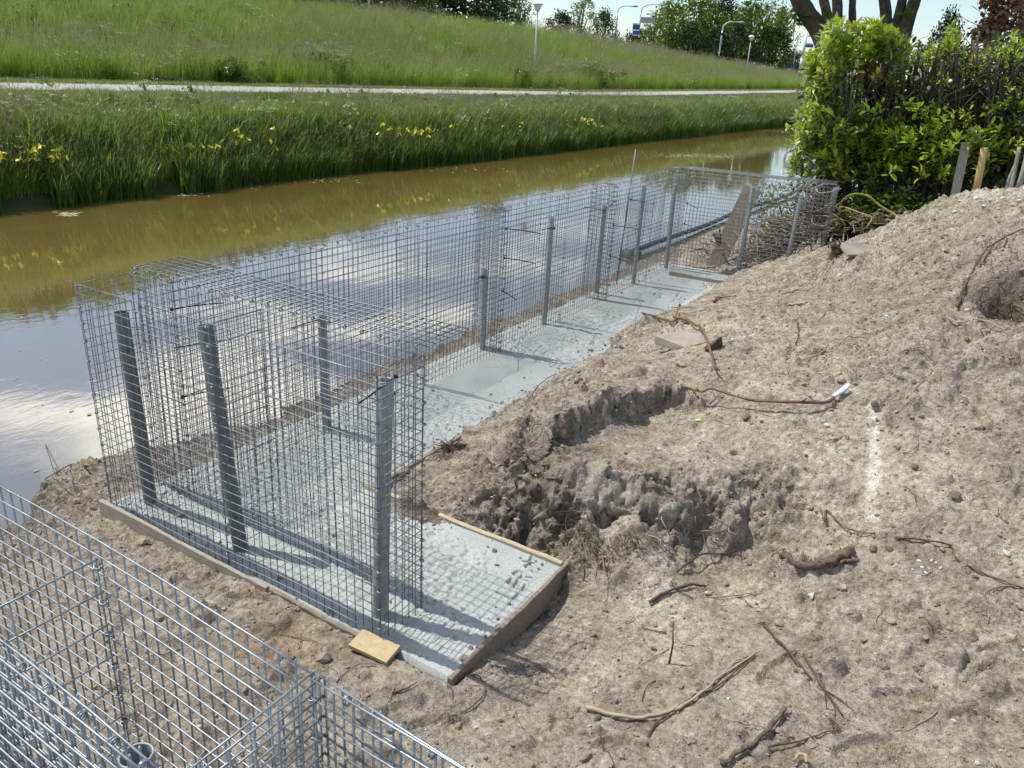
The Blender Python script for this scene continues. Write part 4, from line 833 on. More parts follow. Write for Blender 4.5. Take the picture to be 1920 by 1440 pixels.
rock('stone_dark', 1715, 872, .04, 'dark soil lump with a pale twig, right of the trench', 'soil lump')
rock('stone_dark', 1405, 1058, .030, 'small dark lump left of the thick piece of wood', 'soil lump')
rock('stone_dark', 1640, 1025, .045, 'cluster lump of dark peat right of the thick piece of wood', 'soil lump')
rock('stone_dark', 1668, 1030, .035, 'second lump of dark peat right of the thick piece of wood', 'soil lump')
rock('stone_dark', 1790, 925, .06, 'large dark lump with a hollow at the right', 'soil lump')
rock('clod', 1462, 1168, .050, 'rounded grey clod at the head of the dark straight twig', 'soil clod')
rock('clod', 1670, 1163, .04, 'rounded clod on the open sand at the right', 'soil clod')
rock('clod', 1375, 850, .05, 'grey clod in the bowl below the white tipped branch', 'soil clod')
rock('stone_pale', 1662, 590, .032, 'white stone high on the slope', 'stone')
rock('stone_pale', 1888, 1035, .035, 'pale stone at the right edge of the picture', 'stone')
rock('clod', 1400, 1060, .028, 'clod beside the small dark lump', 'soil clod')
for a, b in [(1730, 1060), (1742, 1066), (1755, 1056), (1724, 1052), (1712, 1068), (1765, 1062), (1748, 1050), (1736, 1072)]: rock('stone_pale', a, b, random.uniform(.012, .02), 'small pale pebble in the cluster on the sand at the right', 'pebble', 'cluster of pale pebbles')
ORD = 'first second third fourth fifth sixth seventh eighth ninth tenth'.split()
for i_, (a, b) in enumerate(sorted([(1800, 378), (1830, 372), (1858, 376), (1880, 372), (1898, 384), (1912, 378), (1845, 388), (1872, 392), (1820, 392), (1790, 398)])): rock('stone_pale', a, b, random.uniform(.03, .06), ORD[i_] + ' pale lump of rubble from the left along the crest before the stakes', 'rubble', 'rubble along the crest')
for i_, (a, b) in enumerate(sorted([(1165, 610), (1150, 632), (1138, 640), (1155, 648), (1172, 632), (1120, 655), (1132, 662), (1108, 668)])): rock('stone_pale', a, b, random.uniform(.018, .032), ORD[i_] + ' concrete crumb from the left along the soil edge of the long footing', 'rubble', 'concrete crumbs by the footing')
SUFFIX = {}
# countless crumbs and small litter
def crumbs(name, n, mat, smin, smax, seed, keep):
    rg = np.random.default_rng(seed)
    ico = rock_mesh(seed, mat, 'tmp', 1); bv_ = np.zeros(len(ico.vertices) * 3); ico.vertices.foreach_get('co', bv_); bv_ = bv_.reshape(-1, 3); bf = np.array([list(p.vertices) for p in ico.polygons]); bpy.data.meshes.remove(ico)
    V = []; F = []; k = 0; m = 0
    while k < n and m < n * 12:
        m += 1; x = rg.uniform(-.9, 6.2); y = rg.uniform(-2.2, 9.0)
        if rg.random() > keep(x, y): continue
        s = smin + rg.exponential(smax); R3 = np.array(Matrix.Rotation(rg.uniform(0, 6.28), 3, 'Z') @ Matrix.Rotation(rg.uniform(0, 6.28), 3, 'X'))
        V.append((bv_ * s * rg.uniform(.7, 1.3, 3)) @ R3.T + [x, y, (max(ground_z(x, y), .0) if (0 < x < 2.38 and 0 < y < .99) or (0 < x < 1.04 and y > .9 and y < 8.3) else ground_z(x, y)) + s * .25]); F.append(bf + k * len(bv_)); k += 1
    return tag(link(name, arr_mesh(name, np.concatenate(V), np.concatenate(F), mat, False)), kind='stuff')
def dens(x, y):
    if (-.05 < x < 2.45 and -.05 < y < 1.05) or (-.05 < x < 1.1 and .9 < y < 8.3):
        if 1.2 < x < 1.65 and .85 < y < 1.02: return .9
        if 0 < x < 2.38 and 0 < y < .99: return .02 + .25 * max(0, 1 - min(y, .99 - y if x > 1.05 else 9, 2.38 - x) / .10)
        return .03 + .5 * max(0, 1 - (1.05 - x) / .14) + .2 * max(0, 1 - x / .1)
    i = min(np.searchsorted(GX, x), len(GX) - 1); j = min(np.searchsorted(GY, y), len(GY) - 1)
    return .045 + .55 * min(ROUGH[i, j], 1.6) / 1.6 * (1.0 if x > 1 else .6)
crumbs('soil_crumbs', 24000, M['clod'], .003, .0045, 5, dens); crumbs('dark_soil_crumbs', 2400, M['stone_dark'], .003, .004, 6, dens); crumbs('pale_rubble', 1500, M['stone_pale'], .003, .004, 7, dens)
mb = MB(); rg = np.random.default_rng(12)
for _ in range(420):
    x = rg.uniform(1.0, 5.5); y = rg.uniform(-1.8, 8.5)
    if dens(x, y) < .1: continue
    a = rg.uniform(0, 6.28); L = rg.uniform(.05, .22); c = rg.normal(0, .7); P = []
    for t in np.linspace(0, 1, 6):
        xx = x + L * t * math.cos(a + c * t); yy2 = y + L * t * math.sin(a + c * t); P.append((xx, yy2, ground_z(xx, yy2) + .004 + .015 * math.sin(3.1 * t) * rg.random()))
    mb.tube(P, np.linspace(1, .5, 6) * rg.uniform(.0013, .0032), 4, mi=int(rg.integers(0, 3)))
tag(mb.build('twig_litter', [M['twig'], M['twig_red'], M['twig_pale']]), kind='stuff')
mb = MB()
for px, py, n in [(1085, 985, 22), (1110, 1000, 26), (1180, 1010, 14), (1250, 1000, 12), (1340, 985, 14), (1010, 780, 10), (1850, 560, 26), (1880, 585, 24), (1810, 500, 18), (1700, 480, 16), (1640, 480, 12)]:
    for _ in range(n):
        p = on_ground(px + rg.normal(0, 28), py + rg.normal(0, 18), .02); q = p + np.array([rg.normal(0, .07), -abs(rg.normal(0, .06)), -abs(rg.normal(0, .06))]); mdp = (p + q) / 2 + rg.normal(0, .02, 3) + [0, -.02, .02]
        mb.tube(smooth([p, mdp, q], 3), rg.uniform(.0012, .003), 4, mi=int(rg.integers(0, 3)))
tag(mb.build('root_strands', [M['twig'], M['twig_red'], M['twig_pale']]), kind='stuff')
# fallen leaves in the bowl
def leaf_flat(L, W):
    return np.array([(0, 0, 0), (L * .35, W * .5, .006), (L * .75, W * .4, .008), (L, 0, .002), (L * .75, -W * .4, .010), (L * .35, -W * .5, .004)]), [(0, 1, 5), (1, 2, 4, 5), (2, 3, 4)]
for px, py, a, lab in [(1302, 790, .4, 'yellow curled leaf fallen in the bowl of soil'), (1291, 806, 1.6, 'orange brown leaf fallen in the bowl of soil'), (1273, 684, .2, 'small brown leaf on the sand below the grey paver')]:
    mb = MB(); v, f = leaf_flat(.06, .035); mb.add(v @ np.array(Matrix.Rotation(a, 3, 'Z')).T + on_ground(px, py, .01), f); tag(mb.build('fallen_leaf', M['iris' if px == 1302 else 'dead_leaf'], smooth=False), lab, 'leaf')
# dark tuft of roots by the footing edge
mb = MB(); p0 = on_ground(848, 842)
for _ in range(150):
    a = rg.uniform(0, 6.28); d = np.array([math.cos(a), math.sin(a), rg.uniform(.1, .9)]); L = rg.uniform(.04, .12); P = [p0 + rg.normal(0, .015, 3), p0 + d * L * .6 + rg.normal(0, .01, 3), p0 + d * L - [0, 0, .03]]
    mb.tube(P, rg.uniform(.0015, .003), 4)
tag(mb.build('root_tuft', M['twig']), 'dark fibrous tuft of roots at the edge of the long footing', 'roots')

# ------------------------------------------------------------------ laurel hedge at the right
def in_poly(x, y, P):
    c = False; n = len(P)
    for i in range(n):
        x1, y1 = P[i]; x2, y2 = P[(i + 1) % n]
        if (y1 > y) != (y2 > y) and x < (x2 - x1) * (y - y1) / (y2 - y1) + x1: c = not c
    return c
HEDGE = [(1478, 326), (1486, 292), (1500, 268), (1488, 240), (1494, 208), (1506, 175), (1510, 140), (1512, 104), (1530, 88), (1536, 62), (1562, 38), (1600, 46), (1622, 32), (1660, 44), (1690, 58), (1715, 84), (1740, 92), (1765, 76), (1790, 36), (1803, 84), (1830, 96), (1850, 74), (1880, 72), (1900, 60), (1920, 66), (2060, 60), (2060, 420), (1560, 420), (1530, 345)]
LEAF_F = [(0, 1, 4, 3), (1, 2, 5, 4), (0, 3, 7, 6), (3, 4, 8, 7), (1, 1, 1)][:4]
def leaf_v(L, W, curl, fold):
    return np.array([(0, .0, 0), (-W * .95 * .5, L * .38, fold * W), (-W * .42, L * .72, fold * W * .8 - curl * L * .5), (0, L, -curl * L), (W * .42, L * .72, fold * W * .8 - curl * L * .5), (W * .475, L * .38, fold * W), (0, L * .38, 0), (0, L * .72, -curl * L * .45)])
LF = [(0, 6, 1), (1, 6, 7, 2), (2, 7, 3), (0, 5, 6), (5, 4, 7, 6), (4, 3, 7)]
def frame(d, roll):
    d = d / np.linalg.norm(d); up = np.array([0, 0, 1.0]); x = np.cross(d, up); x /= np.linalg.norm(x) + 1e-9; z = np.cross(x, d)
    c, s = math.cos(roll), math.sin(roll); x, z = x * c + z * s, z * c - x * s
    return np.stack([x, d, z], 1)
hr = np.random.default_rng(21)
hedge = empty('laurel_hedge', (3.2, 9.9, .3), 'bushy bright green laurel hedge at the right with bare cut stems inside', 'hedge')
hloc = np.array(hedge.location)
LFV = {0: [], 1: [], 2: []}; front = []
def put_leaf(kind, p, d, L, roll, W=None, near=False):
    W = W or L * hr.uniform(.32, .42); v = leaf_v(L, W, hr.uniform(.05, .35), hr.uniform(.08, .25)); R3 = frame(d, roll)
    if near: front.append((kind, p.copy(), R3, L)); return
    LFV[kind].append(v @ R3.T + p)
stem_mb = MB(); cut_mb = MB(); nshoot = 0; tries = 0
while nshoot < 1750 and tries < 60000:
    tries += 1; px = hr.uniform(1470, 2050); py = hr.uniform(20, 420)
    if not in_poly(px, py, HEDGE): continue
    left = px < 1700; dens_ = 1.0
    if px > 1690 + 40 * hr.normal() and 95 < py < 225: dens_ = .36
    if px > 1800: dens_ = min(dens_, .5)
    if 1560 < px < 1730 and 112 < py < 240: dens_ = .22
    if py > 325: dens_ = .30
    if hr.random() > dens_: continue
    depth = hr.beta(1.1, 2.6); bulge = .30 * math.sin((px - 1500) / 70.0) * math.sin(py / 55.0) + .15 * hr.normal()
    y = 9.35 + depth * 1.5 - .28 * (py > 190) * (px < 1850) - bulge * .5
    p = at_y(px, py, y)
    if p[2] < .25: continue
    nshoot += 1
    out = np.array([hr.normal(-.15, .45), hr.normal(-.55, .35), hr.uniform(.35, 1.2)]); out /= np.linalg.norm(out)
    lit_side = (depth < .5 and hr.random() < (.15 if py > 325 else 1.0 if px < 1590 or py < 125 or (1640 < px < 1800 and py > 215) else .5)); kind = 1 if (lit_side and hr.random() < .82) else (2 if depth > .55 or py > 300 and hr.random() < .6 else 0)  # sunlit tint mostly top, left and mid band; shade tint deep and low
    n = hr.integers(6, 12); SL = hr.uniform(.10, .24); base = p - out * SL
    stem_mb.tube([base - out * .08 + hr.normal(0, .02, 3), base, p], [.005, .004, .002], 4, caps=False)
    for k in range(n):
        t = (k + .6) / n; a = k * 2.4 + hr.uniform(-.4, .4); fr_ = frame(out, a)
        d = fr_[:, 0] * (1.15 - .75 * t) + out * (.35 + .8 * t) + np.array([0, 0, .12])
        L = hr.uniform(.075, .175) * (.68 if px > 1720 and py < 240 else 1) * (1.0 if t < .75 else .75); put_leaf(kind, base + out * SL * t, d, L, hr.uniform(-.5, .5), near=(depth < .2 and hr.random() < .12 and len(front) < 300 and px < 1915))
# added inner leaves, shade painted into their colour, blocking light through the hedge
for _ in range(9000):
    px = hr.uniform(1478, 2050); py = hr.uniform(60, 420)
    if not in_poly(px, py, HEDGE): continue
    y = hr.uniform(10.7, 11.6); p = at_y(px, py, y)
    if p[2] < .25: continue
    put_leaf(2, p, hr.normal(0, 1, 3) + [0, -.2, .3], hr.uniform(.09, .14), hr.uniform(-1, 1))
for kind, nm, mt in ((0, 'foliage', 'laurel'), (1, 'lit_tint_foliage', 'laurel_lit_tint'), (2, 'shade_tint_foliage', 'laurel_shade_tint')):
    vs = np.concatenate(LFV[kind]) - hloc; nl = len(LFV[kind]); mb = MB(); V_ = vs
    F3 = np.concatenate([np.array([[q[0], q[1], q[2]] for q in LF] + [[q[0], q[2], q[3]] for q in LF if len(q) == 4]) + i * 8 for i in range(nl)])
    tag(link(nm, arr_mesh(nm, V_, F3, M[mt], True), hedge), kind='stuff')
lm = {}
for k, mt in ((0, 'laurel'), (1, 'laurel_lit_tint'), (2, 'laurel_shade_tint')):
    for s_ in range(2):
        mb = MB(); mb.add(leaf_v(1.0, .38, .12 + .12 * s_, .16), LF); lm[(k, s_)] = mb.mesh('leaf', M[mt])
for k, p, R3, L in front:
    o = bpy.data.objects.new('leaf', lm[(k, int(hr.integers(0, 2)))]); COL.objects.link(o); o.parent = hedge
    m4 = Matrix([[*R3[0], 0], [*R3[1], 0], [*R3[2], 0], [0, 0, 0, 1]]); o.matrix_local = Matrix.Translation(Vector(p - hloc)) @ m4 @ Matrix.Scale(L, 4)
stem_mb.v = [v - hloc for v in stem_mb.v]; tag(stem_mb.build('shoots', M['stem'], hedge), kind='stuff')
ns = 0
for i in range(190):
    px = 1560 + (i / 190) * 470 + hr.normal(0, 8); y = hr.uniform(9.55, 10.5); b = at_y(px, 385, y); b[2] = .35
    top_py = hr.uniform(60, 190) if px > 1680 else hr.uniform(110, 260); tpx = px + hr.normal(25, 38); t = at_y(tpx, top_py, y + hr.normal(-.1, .2)); r = hr.uniform(.010, .026)
    mid = (b + t) / 2 + hr.normal(0, .06, 3); sm = MB(); P = smooth([b - hloc, mid - hloc, t - hloc], 5); sm.tube(P, np.linspace(r * 1.25, r * .7, len(P)), 7, rough=.05)
    for _ in range(2):
        q = P[int(len(P) * hr.uniform(.45, .85))]; sm.tube(smooth([q, q + np.array([hr.normal(0, .15), hr.normal(-.12, .08), hr.uniform(.12, .3)]), q + np.array([hr.normal(0, .25), hr.normal(-.2, .1), hr.uniform(.3, .6)])], 3), np.linspace(r * .6, r * .25, 7), 5)
    sm.build('stem', M['stem'], hedge)
    if hr.random() < .22: cut_mb.tube([P[-1], P[-1] + (P[-1] - P[-2]) / np.linalg.norm(P[-1] - P[-2]) * .004], r * .72, 8)
for px, py, r in [(1718, 147, .035), (1742, 165, .03), (1616, 118, .045), (1664, 116, .04), (1710, 122, .02), (1782, 152, .025)]:
    p = at_y(px, py, 9.45) - hloc; d = np.array([hr.normal(.1, .2), -.8, .5]); d /= np.linalg.norm(d); sm = MB(); sm.tube([p - d * .5 + [.15, .1, -.25], p - d * .2 + [.03, 0, -.05], p], [r * 1.1, r, r], 8); sm.build('stem', M['stem'], hedge); cut_mb.tube([p, p + d * .006], r * .96, 10)
cut_mb.build('cut_ends', M['cut_wood'], hedge)
dl = MB()
for _ in range(60):
    p = at_y(hr.normal(1650, 16), hr.normal(125, 10), 9.5 + hr.uniform(0, .2)) - hloc; dl.add(leaf_v(hr.uniform(.07, .12), .045, .3, .3) @ frame(np.array([hr.normal(0, .5), -.3, -1.0]), hr.uniform(-1, 1)).T + p, LF)
dl.build('withered_leaves', M['dead_leaf'], hedge)
# ivy creeping at the hedge foot, straw and thin litter
iv = MB()
for _ in range(420):
    p = at_y(hr.uniform(1590, 1790), hr.uniform(365, 400), 9.0 + hr.uniform(0, .5)); v, f = leaf_flat(hr.uniform(.04, .075), .05); iv.add(v @ frame(np.array([hr.normal(), -.6, hr.normal(.3, .5)]), hr.uniform(-1, 1)).T[[1, 0, 2]] + p, f)
tag(iv.build('ivy', M['laurel'], smooth=False), 'low ivy growing at the dark foot of the hedge', 'ivy', kind='stuff')
st = MB()
for _ in range(190):
    p = at_y(hr.uniform(1555, 1720), hr.uniform(396, 440), 8.7 + hr.uniform(0, .6)); q = p + np.array([hr.normal(0, .18), hr.normal(0, .1), hr.normal(0, .05)]); st.tube(smooth([p, (p + q) / 2 + [0, 0, hr.uniform(0, .07)], q], 3), hr.uniform(.002, .006), 4)
tag(st.build('straw_litter', M['twig_pale']), kind='stuff')
branch_ = MB(); P = smooth([at_y(1572, 398, 8.9), at_y(1580, 376, 8.85), at_y(1600, 364, 8.8), at_y(1628, 368, 8.8), at_y(1650, 386, 8.8), at_y(1690, 410, 8.75)], 5); branch_.tube(P, np.linspace(.011, .016, len(P)), 7, rough=.05)
tag(branch_.build('branch', simple('mossy_bark', (.16, .14, .035), (.30, .27, .07), 9, .8)), 'bent yellow green branch arching beside the far basket', 'branch')
branch_ = MB(); P = smooth([at_y(1574, 402, 8.8), at_y(1578, 388, 8.75), at_y(1615, 400, 8.7), at_y(1635, 408, 8.7), at_y(1624, 428, 8.6)], 5); branch_.tube(P, np.linspace(.012, .007, len(P)), 6)
tag(branch_.build('branch', M['twig_pale']), 'pale bent root below the yellow green branch', 'root')
# stakes and sticks behind the crest
def stick(a, b, w, t, mat, name, label, cat, round_=False):
    mb = MB(); a = np.array(a); b = np.array(b)
    if round_: mb.tube([a, a * .5 + b * .5, b - (b - a) * .01, b], [w, w * .98, w * .96, w * .85], 14)
    else:
        d = (b - a) / np.linalg.norm(b - a); x = np.cross(d, [0, 1, 0]); x /= np.linalg.norm(x); y = np.cross(d, x); c = (a + b) / 2; mb.box(c, (w, t, np.linalg.norm(b - a)), np.stack([x, y, d], 1))
    return tag(mb.build(name, mat, smooth=round_), label, cat)
stick(at_y(1783, 400, 8.95), at_y(1812, 267, 8.95), .10, .022, M['stake_grey'], 'stake', 'flat grey weathered stake leaning before the hedge', 'stake')
stick(at_y(1826, 380, 8.9), at_y(1846, 277, 8.9), .042, 0, M['stake_yellow'], 'stake', 'round yellow peeled stake on the crest before the hedge', 'stake', True)
for i, (a, b, r) in enumerate([((1890, 372), (1912, 275), .03), ((1898, 372), (1925, 285), .026), ((1906, 375), (1935, 300), .028), ((1884, 375), (1905, 305), .022)]):
    mb = MB(); P = smooth([at_y(*a, 9.0), (at_y(*a, 9.0) + at_y(*b, 9.1)) / 2 + hr.normal(0, .02, 3), at_y(*b, 9.1)], 4); mb.tube(P, np.linspace(r, r * .7, len(P)), 8, rough=.06)
    tag(mb.build('stick', M['stake_grey']), ['tallest grey stick of the bundle leaning at the right edge', 'second grey stick of the bundle, just right of the tallest', 'grey stick of the bundle cut by the right edge of the picture', 'leftmost and thinnest grey stick of the bundle at the right edge'][i], 'stick', 'bundle of grey sticks at the right edge')
wf = MB(); A = at_y(1585, 395, 9.2); Bq = at_y(1800, 380, 9.2)
for t in np.linspace(0, 1, 26): c = A + (Bq - A) * t; wf.tube([c + [0, 0, -.1], c + [0, 0, .45]], .0016, 4)
for h in np.linspace(0, .42, 6): wf.tube([A + [0, 0, h], Bq + [0, 0, h]], .0016, 4)
tag(wf.build('wire_fence', M['stem']), 'low thin wire fence along the dark foot of the hedge', 'fence')
# plank, brushwood and shore beam behind the far basket
stick(at_y(1332, 515, 8.80), at_y(1412, 352, 8.95), .24, .03, M['board_brown'], 'plank', 'brown wooden plank leaning behind the far basket', 'plank')
bw = MB(); br = np.random.default_rng(31)
for _ in range(420):
    px = br.uniform(1395, 1555); py = 512 - (px - 1395) / 160 * 85 - br.uniform(0, 1) ** 1.3 * (50 + (px - 1395) * .28); p = at_y(px, py, br.uniform(8.75, 9.6)); L = br.uniform(.2, .7); d = np.array([br.normal(), br.normal() * .6, br.normal(0, .45)]); d /= np.linalg.norm(d)
    bw.tube(smooth([p - d * L / 2, p + br.normal(0, .05, 3), p + d * L / 2], 3), br.uniform(.003, .011), 5, mi=int(br.integers(0, 3)))
for _ in range(60):
    p = at_y(br.uniform(1300, 1380), br.uniform(450, 515), br.uniform(8.8, 9.2)); d = np.array([br.normal(), br.normal() * .5, br.normal(0, .5)]); bw.tube(smooth([p, p + d * .1 + br.normal(0, .03, 3), p + d * .2], 3), br.uniform(.003, .009), 5, mi=int(br.integers(0, 3)))
pile = tag(bw.build('brushwood_pile', [M['twig'], M['twig_pale'], M['twig_pale']]), 'heap of tangled brushwood and weeds behind the far basket', 'brushwood')
wl = MB()
for _ in range(900):
    px = br.uniform(1420, 1560); py = br.uniform(345, 440); p = at_y(px, py, br.uniform(8.9, 9.8)); v, f = leaf_flat(br.uniform(.03, .08), br.uniform(.02, .035)); wl.add(v @ frame(np.array([br.normal(), -.4, br.normal(.3, .6)]), br.uniform(-1, 1)).T[[1, 0, 2]] + p, f)
tag(wl.build('weeds', M['weed'], pile, smooth=False), kind='stuff')
a = at(1180, 473, -.27); b = at(1500, 356, -.27); mb = MB(); P = [a + (b - a) * t + np.array([.03 * math.sin(9 * t), 0, .015 * math.sin(14 * t)]) for t in np.linspace(0, 1, 24)]; mb.tube(P, .045, 8, rough=.05); mb.box(a + [0, 0, -.1], (.3, .2, .3), jitter=.03)
tag(mb.build('shore_beam', M['black_plastic']), 'long dark beam lying along the shoreline behind the long basket row', 'beam')
mb = MB(); p = at_y(1418, 424, 8.7); mb.box(p, (.075, .004, .13), np.array(Matrix.Rotation(math.radians(30), 3, 'Y')), jitter=.001); tag(mb.build('plastic_tag', M['white'], smooth=False), 'small white plastic tag caught beside the plank', 'tag')
branch_ = MB(); branch_.tube(smooth([at_y(1350, 460, 8.75), at_y(1343, 445, 8.75), at_y(1337, 438, 8.75)], 3), .03, 7, rough=.1); branch_.tube(smooth([at_y(1352, 458, 8.75), at_y(1350, 440, 8.75), at_y(1349, 428, 8.75)], 3), .012, 6); branch_.tube(smooth([at_y(1352, 458, 8.7), at_y(1340, 455, 8.7), at_y(1332, 451, 8.7)], 3), .01, 6)
tag(branch_.build('log', M['twig']), 'short dark log stub left of the leaning plank', 'log')

# ------------------------------------------------------------------ trees
def leaf_cloud(rg, centers, radii, per, size, droop=0.4, stretch=1.0):
    """small leaf-shaped faces spread through clumps; returns vertex and triangle arrays"""
    C = np.repeat(centers, per, 0); Rr = np.repeat(radii, per, 0); n = len(C)
    d = rg.normal(0, 1, (n, 3)); d /= np.linalg.norm(d, axis=1, keepdims=True); P = C + d * Rr * (rg.random((n, 1)) ** .5)
    a = rg.normal(0, 1, (n, 3)); a[:, 2] -= droop * 2; a /= np.linalg.norm(a, axis=1, keepdims=True); b = np.cross(a, rg.normal(0, 1, (n, 3))); b /= np.linalg.norm(b, axis=1, keepdims=True)
    L = size * rg.uniform(.6, 1.4, (n, 1)); W = L * .42 / stretch ** .5; L = L * stretch
    V = np.stack([P, P + a * L * .5 + b * W, P + a * L, P + a * L * .5 - b * W], 1).reshape(-1, 3); i = np.arange(n)[:, None] * 4
    return V, np.concatenate([i + [0, 1, 2], i + [0, 2, 3]])
def tree_mesh(seed, h, w, n_clump, per, size, droop, low=.25, stretch=1.0):
    rg = np.random.default_rng(seed); C = []; Rr = []
    for _ in range(n_clump):
        t = rg.uniform(low, 1.0); prof = math.sin(math.pi * min(1, (t - low) / (1 - low) * .82 + .16)) ** .7; a = rg.uniform(0, 6.28); rr = w * .5 * prof * rg.random() ** .45
        C.append((rr * math.cos(a), rr * math.sin(a), h * t + rg.normal(0, .02 * h))); s = w * rg.uniform(.07, .15); Rr.append((s, s, s * (1.1 + droop)))
    return leaf_cloud(rg, np.array(C), np.array(Rr), per, size, droop, stretch), np.array(C)
TREE_KINDS = {}
def tree_kind(key, mat, **k):
    (V, F), C = tree_mesh(**k); tm = MB(); h = k['h']; rg = np.random.default_rng(k['seed'] + 1); r = h * .018
    tm.tube(smooth([(0, 0, -.5), (rg.normal(0, .1), rg.normal(0, .1), h * .3), (rg.normal(0, .3), rg.normal(0, .3), h * .65), (0, 0, h * .93)], 4), np.linspace(r, r * .25, 13), 8, rough=.05)
    for c in C[rg.permutation(len(C))[:16]]: z0 = min(h * .6, c[2] * .6); tm.tube(smooth([(0, 0, z0), c * [.5, .5, 0] + [0, 0, z0 * .4 + c[2] * .6 - .1 * h * .3], c], 3), np.linspace(r * .4, r * .1, 7), 5)
    TREE_KINDS[key] = (arr_mesh('crown', V, F, M[mat], False), tm.mesh('trunk', M['bark']))
tree_kind('birch', 'tree_a', seed=1, h=14, w=8.5, n_clump=150, per=34, size=.34, droop=.9, low=.14, stretch=1.3)
tree_kind('birch2', 'tree_a', seed=2, h=12, w=7.5, n_clump=120, per=34, size=.33, droop=.9, low=.12, stretch=1.3)
tree_kind('oak', 'tree_b', seed=3, h=13, w=10, n_clump=150, per=34, size=.36, droop=.3, low=.16)
tree_kind('oak2', 'tree_b', seed=4, h=9, w=7, n_clump=110, per=30, size=.30, droop=.3, low=.06)
tree_kind('open', 'tree_a', seed=5, h=12, w=6.5, n_clump=70, per=26, size=.28, droop=.6, low=.2, stretch=1.2)
def tree(key, loc, s, label, name, cat='tree', group=None, rz=None, sx=1.0):
    root = empty(name, loc, label, cat, group, rz if rz is not None else random.uniform(0, 6.28)); root.scale = (s * sx, s * sx, s)
    link('crown', TREE_KINDS[key][0], root); link('trunk', TREE_KINDS[key][1], root); return root
def tree_px(key, px, top, dist, label, name, wide=None, zb=None, group=None, lift=0):
    d = ray(px, 130); p = at_d(px, 130, dist); zt = at_d(px, top, dist)[2]; h0 = {'birch': 14, 'birch2': 12, 'oak': 13, 'oak2': 9, 'open': 12}[key]; w0 = {'birch': 8.5, 'birch2': 7.5, 'oak': 10, 'oak2': 7, 'open': 6.5}[key]
    zb = zb if zb is not None else float(crest(p[1])) - .3 if p[0] < -26 else float(base_l(p[1])); s = (zt - zb) / h0
    sx = (wide / FOC * dist) / w0 / s if wide else 1.0
    return tree(key, (p[0], p[1], zb), s, label, name, group=group, sx=sx)
# belt of drooping birches and dark broadleaves past the lower end of the embankment
for key, px, top, dist, wide, lab in [
    ('birch', 1245, 6, 140, 95, 'left birch of the dense belt, pale drooping branches, beside the signpost'), ('birch2', 1300, -14, 150, 100, 'tallest drooping birch at the middle left of the dense belt'),
    ('oak', 1345, 2, 158, 105, 'dark broad tree behind the arched street lamp'), ('birch', 1392, 6, 150, 90, 'drooping birch between the arched lamp and the globe lamp'),
    ('oak2', 1378, 40, 138, 90, 'low dark bushy tree at the foot of the belt behind the globe lamp'), ('open', 1425, 4, 156, 62, 'loose airy tree above the globe lamp'), ('birch2', 1452, 16, 162, 62, 'right birch of the dense belt with ragged outline'),
    ('oak2', 1440, 50, 150, 70, 'dark bushy tree at the right end of the belt'), ('oak2', 1285, 45, 136, 85, 'dark understorey tree at the left foot of the belt'), ('oak2', 1335, 55, 134, 75, 'dark understorey tree at the middle foot of the belt'),
    ('oak2', 1205, 55, 150, 60, 'small dark tree left of the belt behind the signpost'), ('oak2', 1178, 62, 150, 55, 'low tree between the two arched lamps on the ridge')]:
    tree_px(key, px, top, dist, lab, 'birch_tree' if 'birch' in lab else 'broadleaf_tree', wide, group='trees beyond the embankment')
# trees along the ridge, most of them taller than the picture
rg = np.random.default_rng(44); k = 0
for key, px, top, dist, wide, lab in [
    ('oak2', 1125, 22, 110, 60, 'small round tree on the ridge at the right of the ridge trees'), ('open', 1085, -8, 105, 70, 'ragged drooping tree on the ridge right of the globe lamp'), ('oak2', 1045, 24, 100, 70, 'low leafy tree on the ridge just right of the near globe lamp'),
    ('birch2', 928, -70, 92, 105, 'bushy birch on the ridge left of the near globe lamp'), ('open', 970, -20, 96, 55, 'thin ragged tree on the ridge with sky on both sides'),
    ('oak', 870, -50, 88, 170, 'dark ridge tree cut by the picture top, nearest the gap of sky'), ('oak', 800, -72, 84, 190, 'dark ridge tree behind the seed heads, middle of the dark trees'), ('birch', 735, -85, 80, 170, 'dark ridge tree cut by the picture top, left of the dark group')]:
    tree_px(key, px, top, dist, lab, 'ridge_tree', wide, group='trees along the ridge')
for px, top, dist in [(640, -110, 74), (540, -120, 68), (440, -150, 62), (330, -170, 58), (220, -200, 52), (100, -225, 48), (-30, -255, 44), (-180, -270, 42), (-350, -280, 40)]:
    tree_px(['oak', 'birch', 'birch2'][k % 3], px, top - 20 * (k % 2), dist, 'tall ridge tree mirrored in the canal, ' + ORD[k] + ' from the right past the picture top', 'ridge_tree', 300, group='trees of the ridge row above the picture'); k += 1
# farther trees at the right
for px, top, dist, wide, lab in [(1490, 100, 260, 60, 'distant hazy tree behind the striped pole'), (1530, 95, 240, 60, 'distant dark tree behind the blue direction sign'), (1570, 110, 230, 60, 'distant tree hidden behind the hedge top'), (1762, 26, 60, 62, 'round dark treetop rising above the hedge'), (1478, 105, 300, 50, 'faint tree far off between belt and pole')]:
    tree_px('oak', px, top, dist, lab, 'distant_tree', wide, 1.4)
